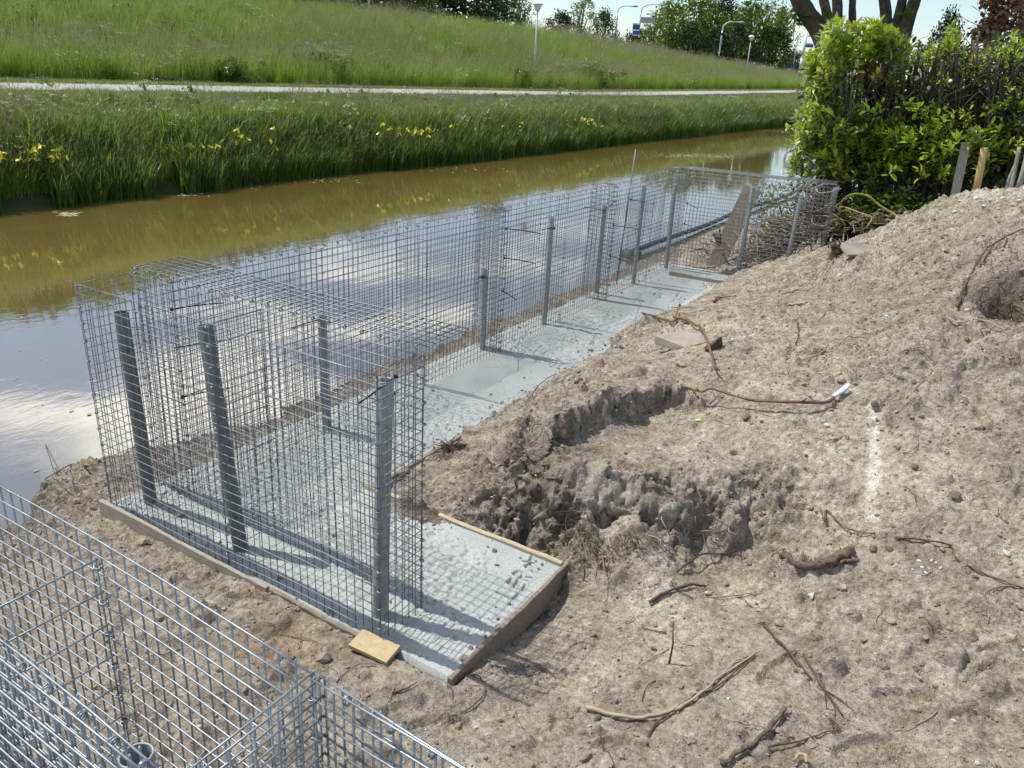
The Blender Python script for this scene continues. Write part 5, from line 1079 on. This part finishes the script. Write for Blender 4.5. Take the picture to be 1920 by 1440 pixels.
# large old tree behind the hedge, its crown above the picture
ot = empty('old_tree', tuple(at_d(1560, 330, 17.0)), 'large old grey tree with forking limbs behind the hedge', 'tree'); o0 = np.array(ot.location)
def limb(pxs, dist, w0, w1, name='limb', zoff=0):
    mb = MB(); P = smooth([at_d(a, b, dist + dd) - o0 for a, b, dd in pxs], 5); mb.tube(P, np.linspace(w0, w1, len(P)) * .78 * dist / FOC / 2, 14, rough=.035); mb.build(name, M['bark'], ot); return P
limb([(1568, 400, 0), (1566, 250, 0), (1562, 150, 0), (1553, 95, 0)], 17, 66, 50, 'trunk')
limb([(1556, 115, 0), (1543, 72, 0), (1521, 36, -.1), (1500, 2, -.3), (1482, -60, -.6), (1420, -180, -1)], 17, 40, 30)
limb([(1550, 110, 0), (1553, 60, 0), (1549, 20, .1), (1540, -20, .2), (1520, -160, .3)], 17.1, 22, 17)
limb([(1553, 130, 0), (1568, 60, .2), (1570, 20, .3), (1568, -30, .4), (1560, -200, .5)], 17.3, 24, 18)
limb([(1556, 160, 0), (1594, 60, .3), (1598, 15, .3), (1602, -30, .4), (1630, -180, .5)], 17.4, 17, 12)
limb([(1650, 320, .2), (1664, 150, .2), (1664, 60, .2), (1659, 5, .2), (1652, -50, .2), (1640, -200, .4)], 17.8, 30, 16)
limb([(1666, 110, .2), (1680, 50, .2), (1691, 5, .1), (1702, -60, 0), (1720, -200, .2)], 17.7, 22, 14)
limb([(1680, 150, .2), (1697, 60, .2), (1715, 0, .1), (1738, -60, 0), (1790, -200, .2)], 17.6, 28, 20)
rg = np.random.default_rng(50); C = np.array([at_d(rg.uniform(1380, 1850), rg.uniform(-620, -110), 17 + rg.normal(0, 1.6)) for _ in range(170)] + [at_d(1497 + rg.normal(0, 5), 32 + rg.normal(0, 6), 16.7) for _ in range(2)] + [at_d(1548, 14, 16.8), at_d(1700, 22, 17)]) - o0
V, F = leaf_cloud(rg, C, np.concatenate([np.full((170, 3), .55), np.full((4, 3), .09)]), 90, .11, .6, 1.6); V = V[:170 * 90 * 4 + 0] if False else V
sel = np.ones(len(F), bool); tri_leaf = F[:, 0] // 4; sel &= ~((tri_leaf >= 170 * 90) & (tri_leaf % 90 > 14)); link('crown', arr_mesh('crown', V, F[sel], M['tree_a'], False), ot)

# ------------------------------------------------------------------ shed corner with a withered climber
sb_ = at_y(1900, 60, 13.2); shed = empty('shed', (sb_[0], 13.2, .6), 'dark slate hung shed corner above the hedge at the top right', 'shed')
mb = MB(); mb.box((2.2, 1.6, 1.7), (4.3, 3.0, 3.4)); mb.build('wall', M['shed'], shed, smooth=False)
mb = MB(); mb.box((2.2, 1.6, 3.46), (4.7, 3.5, .12)); mb.build('roof', M['slate'], shed, smooth=False)
tl = MB(); tl.box((0, 0, 0), (.24, .012, .40)); tme = tl.mesh('tile', M['slate'], False)
for r in range(7):
    for c in range(9):
        o = bpy.data.objects.new('tile', tme); COL.objects.link(o); o.parent = shed; o.location = (.2 + c * .25 + .125 * (r % 2), .075 - .0, 1.15 + r * .32); o.rotation_euler = (math.radians(-3.5), 0, random.uniform(-.015, .015))
wc = empty('withered_climber', tuple(at_y(1878, 40, 12.9)), 'withered brown climber hanging on the shed corner', 'climber'); c0 = np.array(wc.location); rg = np.random.default_rng(61)
C = np.array([at_y(rg.uniform(1850, 1925) if i < 60 else rg.uniform(1830, 1880), rg.uniform(-70, 50) if i < 60 else rg.uniform(38, 80), 12.85 + rg.normal(0, .12)) for i in range(90)]) - c0
keep = [i for i, c in enumerate(C) if True]; V, F = leaf_cloud(rg, C, np.full((90, 3), .12), 24, .075, .5, 1.0); link('foliage', arr_mesh('foliage', V, F, M['dead_leaf'], False), wc)['kind'] = 'stuff'
tm = MB()
for _ in range(26): p = C[rg.integers(0, 90)]; q = C[rg.integers(0, 90)]; tm.tube(smooth([p, (p + q) / 2 + rg.normal(0, .1, 3), q], 3), rg.uniform(.004, .012), 5)
for _ in range(10): p = C[rg.integers(60, 90)]; tm.tube(smooth([p, p + [-.08, 0, .1], p + [rg.normal(-.1, .1), 0, rg.uniform(.15, .3)]], 3), .004, 4)
tm.build('stems', M['twig_red'], wc)['kind'] = 'stuff'

# ------------------------------------------------------------------ lamps, signs and poles
def bank_point(px, py):
    """point of the embankment surface along a line of sight"""
    best = None
    for x in np.arange(-17.0, -30.0, -.05):
        p = at_x(px, py, x); prof = far_profile(np.array([p[1]]))[1]; xs_ = [float(np.ravel(a[0])[0]) for a in prof]; zs_ = [float(np.ravel(a[1])[0]) for a in prof]
        z = np.interp(-x, [-v for v in xs_], zs_)
        if p[2] <= z: return np.array([p[0], p[1], z])
    return np.array([p[0], p[1], z])
def lamp_globe(base, top_z, s, label):
    b = np.array(base); r = empty('street_lamp', tuple(b), label, 'street lamp', 'globe lamps along the path'); h = top_z - b[2]
    mb = MB(); mb.tube([(0, 0, -.6), (0, 0, h - .45 * s)], [.055 * s, .042 * s], 12); mb.build('pole', M['steel_pole'], r)
    mb = MB(); mb.tube([(0, 0, h - .50 * s), (0, 0, h - .42 * s), (0, 0, h - .22 * s), (0, 0, h - .17 * s)], [.07 * s, .13 * s, .21 * s, .22 * s], 16); mb.build('lamp_glass', M['lamp_glass'], r)
    mb = MB(); mb.tube([(0, 0, h - .17 * s), (0, 0, h - .13 * s), (0, 0, h - .05 * s), (0, 0, h)], [.30 * s, .29 * s, .17 * s, .03 * s], 18); mb.build('lamp_cap', M['sign_white'], r)
p = bank_point(1000, 156); zt = at_x(1009, 2, p[0])[2]; lamp_globe(p, zt, 1.0, 'nearer globe street lamp on a grey green pole at the path')
p = bank_point(1397, 148); zt = at_x(1411, 66, p[0])[2]; lamp_globe(p, zt, 1.15, 'farther globe street lamp before the dense belt of trees')
p = bank_point(692, 18); mb = MB(); mb.tube([(p[0], p[1], p[2] - .5), (p[0], p[1], p[2] + 4.5)], .06, 10); tag(mb.build('pole', M['sign_white']), 'slim white pole on the ridge among the dark trees', 'pole')
def arched_lamp(px, py, top, dist, arm_px, label, mat='steel_pole', w=.075):
    b = at_d(px, py + 25, dist); t = at_d(px + (py - top) * .12, top, dist); r = empty('street_lamp', tuple(b), label, 'street lamp', 'arched road lamps'); h = t[2] - b[2]; R3 = CAM_R * np.array([1, 1, 0]); R3 /= np.linalg.norm(R3); A = arm_px / FOC * dist
    mb = MB(); P = smooth([(0, 0, -1), (0, 0, h * .5), (0, 0, h * .86), R3 * A * .12 + [0, 0, h * .95], R3 * A * .5 + [0, 0, h * .995], R3 * A + [0, 0, h]], 5); mb.tube(P, np.linspace(w * 1.3, w * .6, len(P)), 8); mb.build('pole', M[mat], r)
    mb = MB(); mb.tube([R3 * A + [0, 0, h], R3 * (A + .55) + [0, 0, h + .03], R3 * (A + .9) + [0, 0, h]], [.08, .14, .06], 8); mb.build('lamp_head', M['sign_grey'], r); return r
arched_lamp(1342, 122, 40, 118, 24, 'arched street lamp in front of the dense belt of trees', w=.10)
arched_lamp(1151, 76, 10, 120, 22, 'arched street lamp on the ridge left of the signpost')
arched_lamp(1480, 140, 66, 170, 14, 'small arched street lamp left of the striped pole')
sp = arched_lamp(1193, 84, 7, 115, 28, 'arched lamp post on the ridge carrying direction signs', 'sign_white', .10); sp['group'] = 'arched road lamps'
def board_on(r, px, py, w, h, dist, mat, name='sign_board'):
    c = at_d(px, py, dist) - np.array(r.location); Rx = CAM_R * [1, 1, 0]; Rx /= np.linalg.norm(Rx); mb = MB(); mb.box(c, (w / FOC * dist, .08, h / FOC * dist), np.stack([Rx, np.cross([0, 0, 1], Rx), [0, 0, 1]], 1)); return mb.build(name, M[mat], r, smooth=False)
board_on(sp, 1215, 38, 24, 9, 115, 'sign_grey'); board_on(sp, 1193, 50, 12, 10, 114.6, 'sign_blue'); board_on(sp, 1192.5, 62, 12, 8, 114.6, 'sign_blue')
board_on(sp, 1193, 45.5, 12, 1.2, 114.2, 'sign_white', 'sign_stripe'); board_on(sp, 1192.5, 66, 12, 1.5, 114.2, 'sign_white', 'sign_stripe')
# striped pole at the road
D = 126.0; b = at_d(1496, 158, D); t = at_d(1514, 58, D); pr = empty('striped_pole', tuple(b), 'white pole with blue band and black foot beside the road', 'pole'); h = t[2] - b[2]
for a0, a1, r0, r1, nm, mt in [(-.05, .155, .30, .28, 'black_foot', 'sign_black'), (.155, .21, .29, .28, 'blue_band', 'sign_blue'), (.21, .26, .28, .27, 'white_band', 'sign_white'), (.26, .31, .275, .27, 'blue_band', 'sign_blue'), (.31, .50, .27, .24, 'pole', 'sign_white'), (.50, 1.0, .20, .16, 'pole', 'sign_white')]:
    mb = MB(); mb.tube([(0, 0, h * a0), (0, 0, h * a1)], [r0, r1], 14); mb.build(nm, M[mt], pr)
board_on(pr, 1518, 86, 12, 5, D, 'sign_blue'); board_on(pr, 1517, 81.5, 11, 1.2, D - .2, 'sign_white', 'sign_stripe')
b = at_d(1480, 159, D); mb = MB(); mb.tube([tuple(b - [0, 0, .2]), tuple(b + [0, 0, 1.1]), tuple(b + [0, 0, 1.4])], [.17, .17, .10], 12); tag(mb.build('bollard', M['sign_yellow']), 'orange yellow bollard left of the striped pole', 'bollard')
b = at_d(1484, 145, 150); sg = empty('road_sign', tuple(b), 'small blue road sign beyond the bollard', 'road sign'); mb = MB(); mb.tube([(0, 0, -2), (0, 0, 2.1)], .06, 8); mb.build('pole', M['steel_pole'], sg); board_on(sg, 1485, 122, 14, 4, 149.8, 'sign_blue')
b = at_d(1318, 118, 105); sg = empty('road_sign', tuple(b), 'tiny pale blue sign on the ridge before the dark belt of trees', 'road sign'); mb = MB(); mb.tube([(0, 0, -1.5), (0, 0, .5)], .04, 8); mb.build('pole', M['sign_grey'], sg); mb = MB(); mb.tube([(0, -.03, .25), (0, .03, .25)], .02, 6); mb.box((0, 0, .4), (.28, .05, .55)); mb.build('sign_board', M['sign_blue'], sg, smooth=False)
mb = MB(); c = at_d(1466, 138, 210); mb.box(c, (5.2, 2.0, 1.0)); mb.box(c + [0, 0, .7], (3.2, 1.8, .7)); tag(mb.build('van', M['sign_white'], smooth=False), 'tiny white van passing far off behind the belt of trees', 'van')

# ------------------------------------------------------------------ grasses
def blade_set(seed, n, R, h0, h1, wid, lean, seg=3, seed_head=0.0, bendtip=.5):
    """tuft of curved tapering blades; attribute tip runs from root to tip"""
    rg = np.random.default_rng(seed); V = []; F = []; T = []; k = 0; SV = []; SF = []; sk = 0
    for _ in range(n):
        a = rg.uniform(0, 6.28); rr = R * math.sqrt(rg.random()); p = np.array([rr * math.cos(a), rr * math.sin(a), 0.0]); b = rg.uniform(0, 6.28); d = np.array([math.cos(b), math.sin(b), 0]); s = np.array([-d[1], d[0], 0]); h = rg.uniform(h0, h1); ln = lean * rg.uniform(.2, 1.2); w = wid * rg.uniform(.7, 1.3)
        pts = []
        for i in range(seg + 1):
            t = i / seg; drop = bendtip * max(0, t - .55) ** 2 * 2.2 * h * ln; c = p + d * (ln * h * t ** 1.8) + np.array([0, 0, h * t - drop]); pts.append(c)
            ww = w * (1 - t) ** .7 if i < seg else 0
            if i < seg: V += [c - s * ww, c + s * ww]; T += [t, t]
            else: V.append(c); T.append(1.0)
        for i in range(seg - 1): F += [[k + 2 * i, k + 2 * i + 1, k + 2 * i + 3], [k + 2 * i, k + 2 * i + 3, k + 2 * i + 2]]
        F.append([k + 2 * seg - 2, k + 2 * seg - 1, k + 2 * seg]); k += 2 * seg + 1
        if rg.random() < seed_head:
            c = pts[-1]; u = (pts[-1] - pts[-2]); u /= np.linalg.norm(u) + 1e-9; L = rg.uniform(.08, .16); q = wid * 1.5
            for s2 in (s, d): SV += [c - u * .02, c + u * L * .4 + s2 * q, c + u * L, c + u * L * .4 - s2 * q]; SF += [[sk, sk + 1, sk + 2], [sk, sk + 2, sk + 3]]; sk += 4
    return np.array(V), np.array(F), np.array(T), np.array(SV).reshape(-1, 3), np.array(SF).reshape(-1, 3)
def tuft_object(name, mat, **kw):
    V, F, T, SV, SF = blade_set(**kw); n = len(V); VV = np.concatenate([V, SV]) if len(SV) else V; FF = np.concatenate([F, SF + n]) if len(SF) else F
    tip = np.concatenate([np.clip(T * .9 - .5, 0, .35), np.zeros(len(SV))])
    me = arr_mesh(name, VV, FF, [M[mat], M['seed']], False, {'tip': tip}); mi = np.zeros(len(FF), np.int32); mi[len(F):] = 1; me.polygons.foreach_set('material_index', mi); return bpy.data.objects.new(name, me)
def umbel_object(name, seed, h=.8, white=True):
    rg = np.random.default_rng(seed); V = []; F = []; k = 0; V2 = []; F2 = []; k2 = 0
    for _ in range(26):
        p = rg.normal(0, .14, 3) * [1, 1, 0] + [0, 0, rg.uniform(.05, h * .75)]; v, f = leaf_flat(rg.uniform(.10, .22), rg.uniform(.05, .09)); v = v @ frame(np.array([rg.normal(), rg.normal(), rg.uniform(-.2, .7)]), 0).T[[1, 0, 2]] + p
        for q in f: F.append([q[0] + k, q[1] + k, q[2] + k]); F += [[q[0] + k, q[2] + k, q[3] + k]] if len(q) == 4 else []
        V += list(v); k += len(v)
    for _ in range(7 if white else 0):
        c = rg.normal(0, .2, 3) * [1, 1, 0] + [0, 0, rg.uniform(h * .75, h * 1.15)]
        for _ in range(9):
            q = c + rg.normal(0, .045, 3) * [1, 1, .3]; r = rg.uniform(.012, .024); V2 += [q + [r, 0, 0], q + [0, r, .003], q - [r, 0, 0], q - [0, r, -.003]]; F2 += [[k2, k2 + 1, k2 + 2], [k2, k2 + 2, k2 + 3]]; k2 += 4
    FF = np.array(F + [[a + k for a in q] for q in F2]); me = arr_mesh(name, np.array(V + V2), FF, [M['weed'], M['umbel']], False); mi = np.zeros(len(FF), np.int32); mi[len(F):] = 1; me.polygons.foreach_set('material_index', mi); return bpy.data.objects.new(name, me)
def scatter(name, P, sources, scale, seed, tilt=None):
    """one object: points that carry a tuft each (geometry nodes, instanced)"""
    rg = np.random.default_rng(seed); n = len(P); me = bpy.data.meshes.new(name); me.vertices.add(n); me.vertices.foreach_set('co', np.asarray(P, np.float32).ravel())
    for nm, a in (('sc', scale), ('rz', rg.uniform(0, 6.28, n)), ('rx', rg.normal(0, .10, n)), ('ry', rg.normal(0, .10, n))):
        q = me.attributes.new(nm, 'FLOAT', 'POINT'); q.data.foreach_set('value', np.asarray(a, np.float32))
    q = me.attributes.new('pick', 'INT', 'POINT'); q.data.foreach_set('value', rg.integers(0, len(sources), n).astype(np.int32))
    o = link(name, me); ng = bpy.data.node_groups.new(name + '_nodes', 'GeometryNodeTree'); ng.interface.new_socket('Geometry', in_out='INPUT', socket_type='NodeSocketGeometry'); ng.interface.new_socket('Geometry', in_out='OUTPUT', socket_type='NodeSocketGeometry')
    gi = ng.nodes.new('NodeGroupInput'); go = ng.nodes.new('NodeGroupOutput'); ip = ng.nodes.new('GeometryNodeInstanceOnPoints'); jn = ng.nodes.new('GeometryNodeJoinGeometry')
    for s in reversed(sources):
        ob = ng.nodes.new('GeometryNodeObjectInfo'); ob.inputs['Object'].default_value = s; ob.inputs['As Instance'].default_value = True; ng.links.new(ob.outputs['Geometry'], jn.inputs[0])
    def attr(nm, typ='FLOAT'):
        a = ng.nodes.new('GeometryNodeInputNamedAttribute'); a.data_type = typ; a.inputs['Name'].default_value = nm; return a.outputs[0]
    cx = ng.nodes.new('ShaderNodeCombineXYZ'); ng.links.new(attr('rx'), cx.inputs[0]); ng.links.new(attr('ry'), cx.inputs[1]); ng.links.new(attr('rz'), cx.inputs[2])
    ng.links.new(gi.outputs[0], ip.inputs['Points']); ng.links.new(jn.outputs[0], ip.inputs['Instance']); ip.inputs['Pick Instance'].default_value = True; ng.links.new(attr('pick', 'INT'), ip.inputs['Instance Index']); ng.links.new(cx.outputs[0], ip.inputs['Rotation']); ng.links.new(attr('sc'), ip.inputs['Scale']); ng.links.new(ip.outputs[0], go.inputs[0])
    m = o.modifiers.new('scatter', 'NODES'); m.node_group = ng; return tag(o, kind='stuff')
def prof_z(prof, x, y):
    pr_ = prof(y); z = np.zeros_like(x); xs_ = np.array([np.broadcast_to(a, y.shape) for a, _ in pr_]); zs_ = np.array([np.broadcast_to(b, y.shape) for _, b in pr_])
    for i in range(len(xs_) - 1):
        t = (x - xs_[i]) / (xs_[i + 1] - xs_[i] - 1e-9); m = (t >= 0) & (t <= 1); z = np.where(m, zs_[i] + (zs_[i + 1] - zs_[i]) * t, z)
    return z
def seen_pts(n, x0, x1, ymax, seed, pw=2.0):
    """more tufts close by, fewer and larger ones far off"""
    rg = np.random.default_rng(seed); y = 2.0 + (ymax - 2.0) * rg.random(n) ** pw; x = rg.uniform(x0, x1, n); return x, y
tg = [tuft_object('meadow_tuft', 'grass', seed=s, n=22, R=.16, h0=.35, h1=.80, wid=.0045, lean=.45, seed_head=.14) for s in (1, 2, 3)]
tm_ = [tuft_object('mown_tuft', 'mown_blade', seed=s, n=22, R=.14, h0=.03, h1=.10, wid=.005, lean=.7, seg=2) for s in (4, 5)]
tb = [tuft_object('bank_tuft', 'bank', seed=s, n=22, R=.14, h0=.30, h1=.62, wid=.0045, lean=.7, seed_head=.12) for s in (6, 7, 8)]
trd = [tuft_object('sword_tuft', 'reed', seed=s, n=13, R=.12, h0=.45, h1=.95, wid=.0125, lean=.42, seg=5, bendtip=1.0) for s in (9, 10, 11)]
um = [umbel_object('weed_tuft', s) for s in (12, 13)]; wd = [umbel_object('weed_tuft', s, .5, False) for s in (14, 15)]
EMB = lambda y: far_profile(y)[1]; BNK = lambda y: far_profile(y)[0]
rg = np.random.default_rng(71)
x, y = seen_pts(30000, -29.5, -18.7, 165, 72, 1.7); z = prof_z(EMB, x, y); scatter('meadow_grass', np.stack([x, y, z - .03], 1), tg, rg.uniform(.7, 1.25, len(x)) * (1 + y / 160), 73)
x, y = seen_pts(9000, -14.1, -12.4, 130, 74, 1.7); z = prof_z(BNK, x, y); z = np.where(x < -13.9, base_l(y), z); scatter('verge_grass', np.stack([x, y, z - .01], 1), tm_, rg.uniform(.7, 1.3, len(x)) , 75)
x, y = seen_pts(5000, -18.7, -17.1, 130, 76, 1.7); scatter('far_verge_grass', np.stack([x, y, base_l(y) + .02], 1), tm_, rg.uniform(.7, 1.2, len(x)), 77)
x, y = seen_pts(19000, -13.0, -10.9, 110, 78, 1.8); z = prof_z(BNK, x, y); scatter('bank_grass', np.stack([x, y, z - .03], 1), tb, rg.uniform(.7, 1.25, len(x)) * (1 + y / 160) * np.where(x > -12.15, 1.0, np.where((y < 11) , .8, .32)), 79)
x, y = seen_pts(10000, -.95, .10, 110, 80, 1.8); x = x - 10.82 + .25 * vnoise(y * .23, y * 0 + 2.2, 8) + .12 * vnoise(y * .9, y * 0 + 5.1, 9); z = np.maximum(prof_z(BNK, x, y), -.42); kp = fbm(x * .0 + 1, y * .8, 3, 4) > -.9; x, y, z = x[kp], y[kp], z[kp]; scatter('reed_fringe', np.stack([x, y, z - .03], 1), trd, rg.uniform(.7, 1.15, len(x)) * (1 + y / 200), 81)
x, y = seen_pts(2600, -27, -18.6, 130, 82, 1.5); kp = (fbm(x * .25, y * .18, 3, 61) > .12); x, y = x[kp], y[kp]; z = prof_z(EMB, x, y); scatter('flowering_weeds', np.stack([x, y, z], 1), um + wd, rg.uniform(.5, 1.0, len(x)), 83)
x, y = seen_pts(1500, -12.8, -11.2, 90, 84, 1.6); z = prof_z(BNK, x, y); scatter('bank_weeds', np.stack([x, y, z], 1), wd + wd + um[:1], rg.uniform(.5, .95, len(x)), 85)
ts = [tuft_object('seedy_tuft', 'grass', seed=s, n=20, R=.18, h0=.6, h1=1.0, wid=.004, lean=.35, seed_head=.75) for s in (31, 32)]
x, y = seen_pts(9000, -29.3, -18.8, 160, 88, 1.6); kp = (fbm(x * .3, y * .15, 3, 66) + .55 * (x > -20.8) + .5 * (x < -27.3) > .28); x, y = x[kp], y[kp]; z = prof_z(EMB, x, y); scatter('seed_head_grass', np.stack([x, y, z], 1), ts, rg.uniform(.7, 1.15, len(x)) * (1 + y / 200), 89)
x, y = seen_pts(2600, -12.6, -11.2, 90, 90, 1.7); kp = fbm(x * .6, y * .35, 3, 67) > .15; x, y = x[kp], y[kp]; z = prof_z(BNK, x, y); scatter('bank_seed_grass', np.stack([x, y, z], 1), ts, rg.uniform(.55, .9, len(x)), 92)
# scraps of growth on the garden side beyond the hedge
x = rg.uniform(1.7, 9, 1500); y = rg.uniform(11.5, 40, 1500); scatter('garden_grass', np.stack([x, y, .45 + .9 * sstep(1.5, 9, x) - .05], 1), tb, rg.uniform(.7, 1.2, 1500), 87)

# ------------------------------------------------------------------ yellow irises along the water, parsley clumps on the embankment
def iris_flower():
    mb = MB()
    for k in range(3):
        a = k * 2.094; d = np.array([math.cos(a), math.sin(a), 0]); s = np.array([-d[1], d[0], 0]); mb.add([d * .004, d * .03 + s * .022 + [0, 0, .012], d * .065 + s * .02 + [0, 0, -.02], d * .075 + [0, 0, -.035], d * .065 - s * .02 + [0, 0, -.02], d * .03 - s * .022 + [0, 0, .012]], [(0, 1, 5), (1, 2, 4, 5), (2, 3, 4)])
        d = np.array([math.cos(a + 1.05), math.sin(a + 1.05), 0]); s = np.array([-d[1], d[0], 0]); mb.add([(0, 0, 0), d * .012 + s * .014 + [0, 0, .03], d * .02 + [0, 0, .06], d * .012 - s * .014 + [0, 0, .03]], [(0, 1, 2, 3)])
    return mb.mesh('flower', M['iris'], False)
FLW = iris_flower(); CL = [tuft_object('leaves', 'reed', seed=s, n=34, R=.26, h0=.5, h1=.95, wid=.012, lean=.35, seg=5, bendtip=.9).data for s in (21, 22)]
ir = np.random.default_rng(91)
def iris(px, py, nfl, spread, label):
    c = at_x(px, py, -11.05); z = max(float(prof_z(BNK, np.array([-11.15]), np.array([c[1]]))[0]), -.3); r = empty('iris_clump', (-11.15, c[1], z), label, 'iris', 'yellow irises along the far bank'); link('leaves', CL[int(ir.integers(0, 2))], r)
    hh = c[2] - z; sm = MB()
    for k in range(int(nfl * 1.3 + .5)):
        q = np.array([abs(ir.normal(0, .2)) + .1, ir.normal(0, spread), max(.35, hh + ir.normal(0, .10))]); o = link('flower', FLW, r); o.location = q; o.scale = (1.1,) * 3; o.rotation_euler = (ir.normal(0, .3), ir.normal(0, .3), ir.uniform(0, 6)); sm.tube([(q[0] * .5, q[1] * .6, 0), q * [.8, .85, .6], q - [0, 0, .01]], .006, 4)
    sm.build('stalks', M['reed'], r)
for px, py, nf, sp_, lab in [(30, 290, 10, .45, 'largest left hand clump of yellow irises at the picture edge'), (62, 296, 5, .3, 'iris clump just right of the largest left hand clump'), (357, 300, 4, .15, 'iris clump with low flowers near the middle left of the bank'), (384, 268, 1, .1, 'iris with a single flower, left of the two paired ones'), (444, 256, 3, .15, 'iris clump with three flowers on tall stalks, middle left bank'), (506, 258, 2, .12, 'iris with two flowers right of the tall three'),
                             (693, 238, 3, .3, 'iris clump left of the widest flowering group'), (742, 246, 6, .4, 'iris clump forming the left part of the widest flowering group'), (770, 246, 5, .4, 'iris clump in the centre of the widest flowering group'), (808, 244, 6, .5, 'iris clump forming the right part of the widest flowering group'), (874, 243, 4, .4, 'iris clump just right of the widest flowering group'), (965, 236, 3, .5, 'sparse iris clump in the middle of the far bank'), (1090, 226, 8, .7, 'distant iris clump with many flowers, left one of the far pair'), (1116, 232, 7, .7, 'distant iris clump with many flowers, right one of the far pair')]: iris(px, py, nf, sp_, lab)
def parsley(px, py, n, sx, sy, s, label):
    c = bank_point(px, py); r = empty('parsley_clump', tuple(c), label, 'wild flowers', 'white flowering clumps on the embankment')
    for k in range(n):
        o = link('plant', um[k % 2].data, r); o['kind'] = 'stuff'; yy_ = ir.normal(0, sy); xx_ = ir.normal(0, sx); zz = float(prof_z(EMB, np.array([c[0] + xx_]), np.array([c[1] + yy_]))[0]) or c[2]; o.location = (xx_, yy_, zz - c[2]); o.rotation_euler = (0, 0, ir.uniform(0, 6)); o.scale = (s * ir.uniform(.8, 1.3),) * 3
parsley(628, 142, 34, .5, 1.3, 1.1, 'broad white flowering clump on the embankment, left of the near globe lamp'); parsley(1090, 152, 34, .7, 2.2, 1.2, 'broad white flowering clump right of the near globe lamp'); parsley(985, 148, 10, .5, 1.2, 1.0, 'small white flowering clump at the foot of the near globe lamp'); parsley(415, 150, 6, .2, .5, .8, 'few white umbels at the left beside a dark bush')
for px, py, s, lab in [(428, 152, .95, 'low dark bush at the foot of the embankment on the left'), (972, 156, 1.3, 'low dark bush beside the near globe lamp'), (1120, 160, 1.5, 'low dark bush below the right white flowering clump'), (1425, 146, 2.0, 'bright green shrub at the end of the embankment')]:
    c = bank_point(px, py); V, F = leaf_cloud(ir, ir.normal(0, .35, (26, 3)) * [1, 1, .5] * s + [0, 0, .35 * s], np.full((26, 3), .2 * s), 60, .09 * s ** .5, .2); r = empty('bush', tuple(c), lab, 'bush'); link('foliage', arr_mesh('foliage', V, F, M['weed' if px != 1425 else 'laurel'], False), r)
# duckweed and floating scraps
dw = MB()
for px, py, n, sx_, sy_ in [(1300, 292, 420, 34, 2.2), (1462, 246, 200, 20, 1.5), (1350, 294, 120, 14, 1.2), (130, 401, 60, 12, 2), (360, 366, 30, 14, 2), (440, 350, 30, 40, 3), (600, 340, 30, 60, 3), (850, 318, 40, 60, 3), (60, 690, 10, 40, 60), (100, 830, 8, 50, 40)]:
    for _ in range(n):
        c = at(ir.normal(px, sx_), ir.normal(py, sy_), -.345); rr = ir.uniform(.01, .05) if py < 420 else ir.uniform(.008, .02); a = ir.uniform(0, 6.28, 5); a.sort(); dw.add(np.stack([c[0] + rr * np.cos(a), c[1] + rr * np.sin(a) * 1.4, np.full(5, c[2] + ir.uniform(0, .004))], 1), [tuple(range(5))])
tag(dw.build('duckweed', simple('floating_scraps', (.20, .19, .10), (.42, .40, .28), 8, .8, bs=0), smooth=False), kind='stuff')
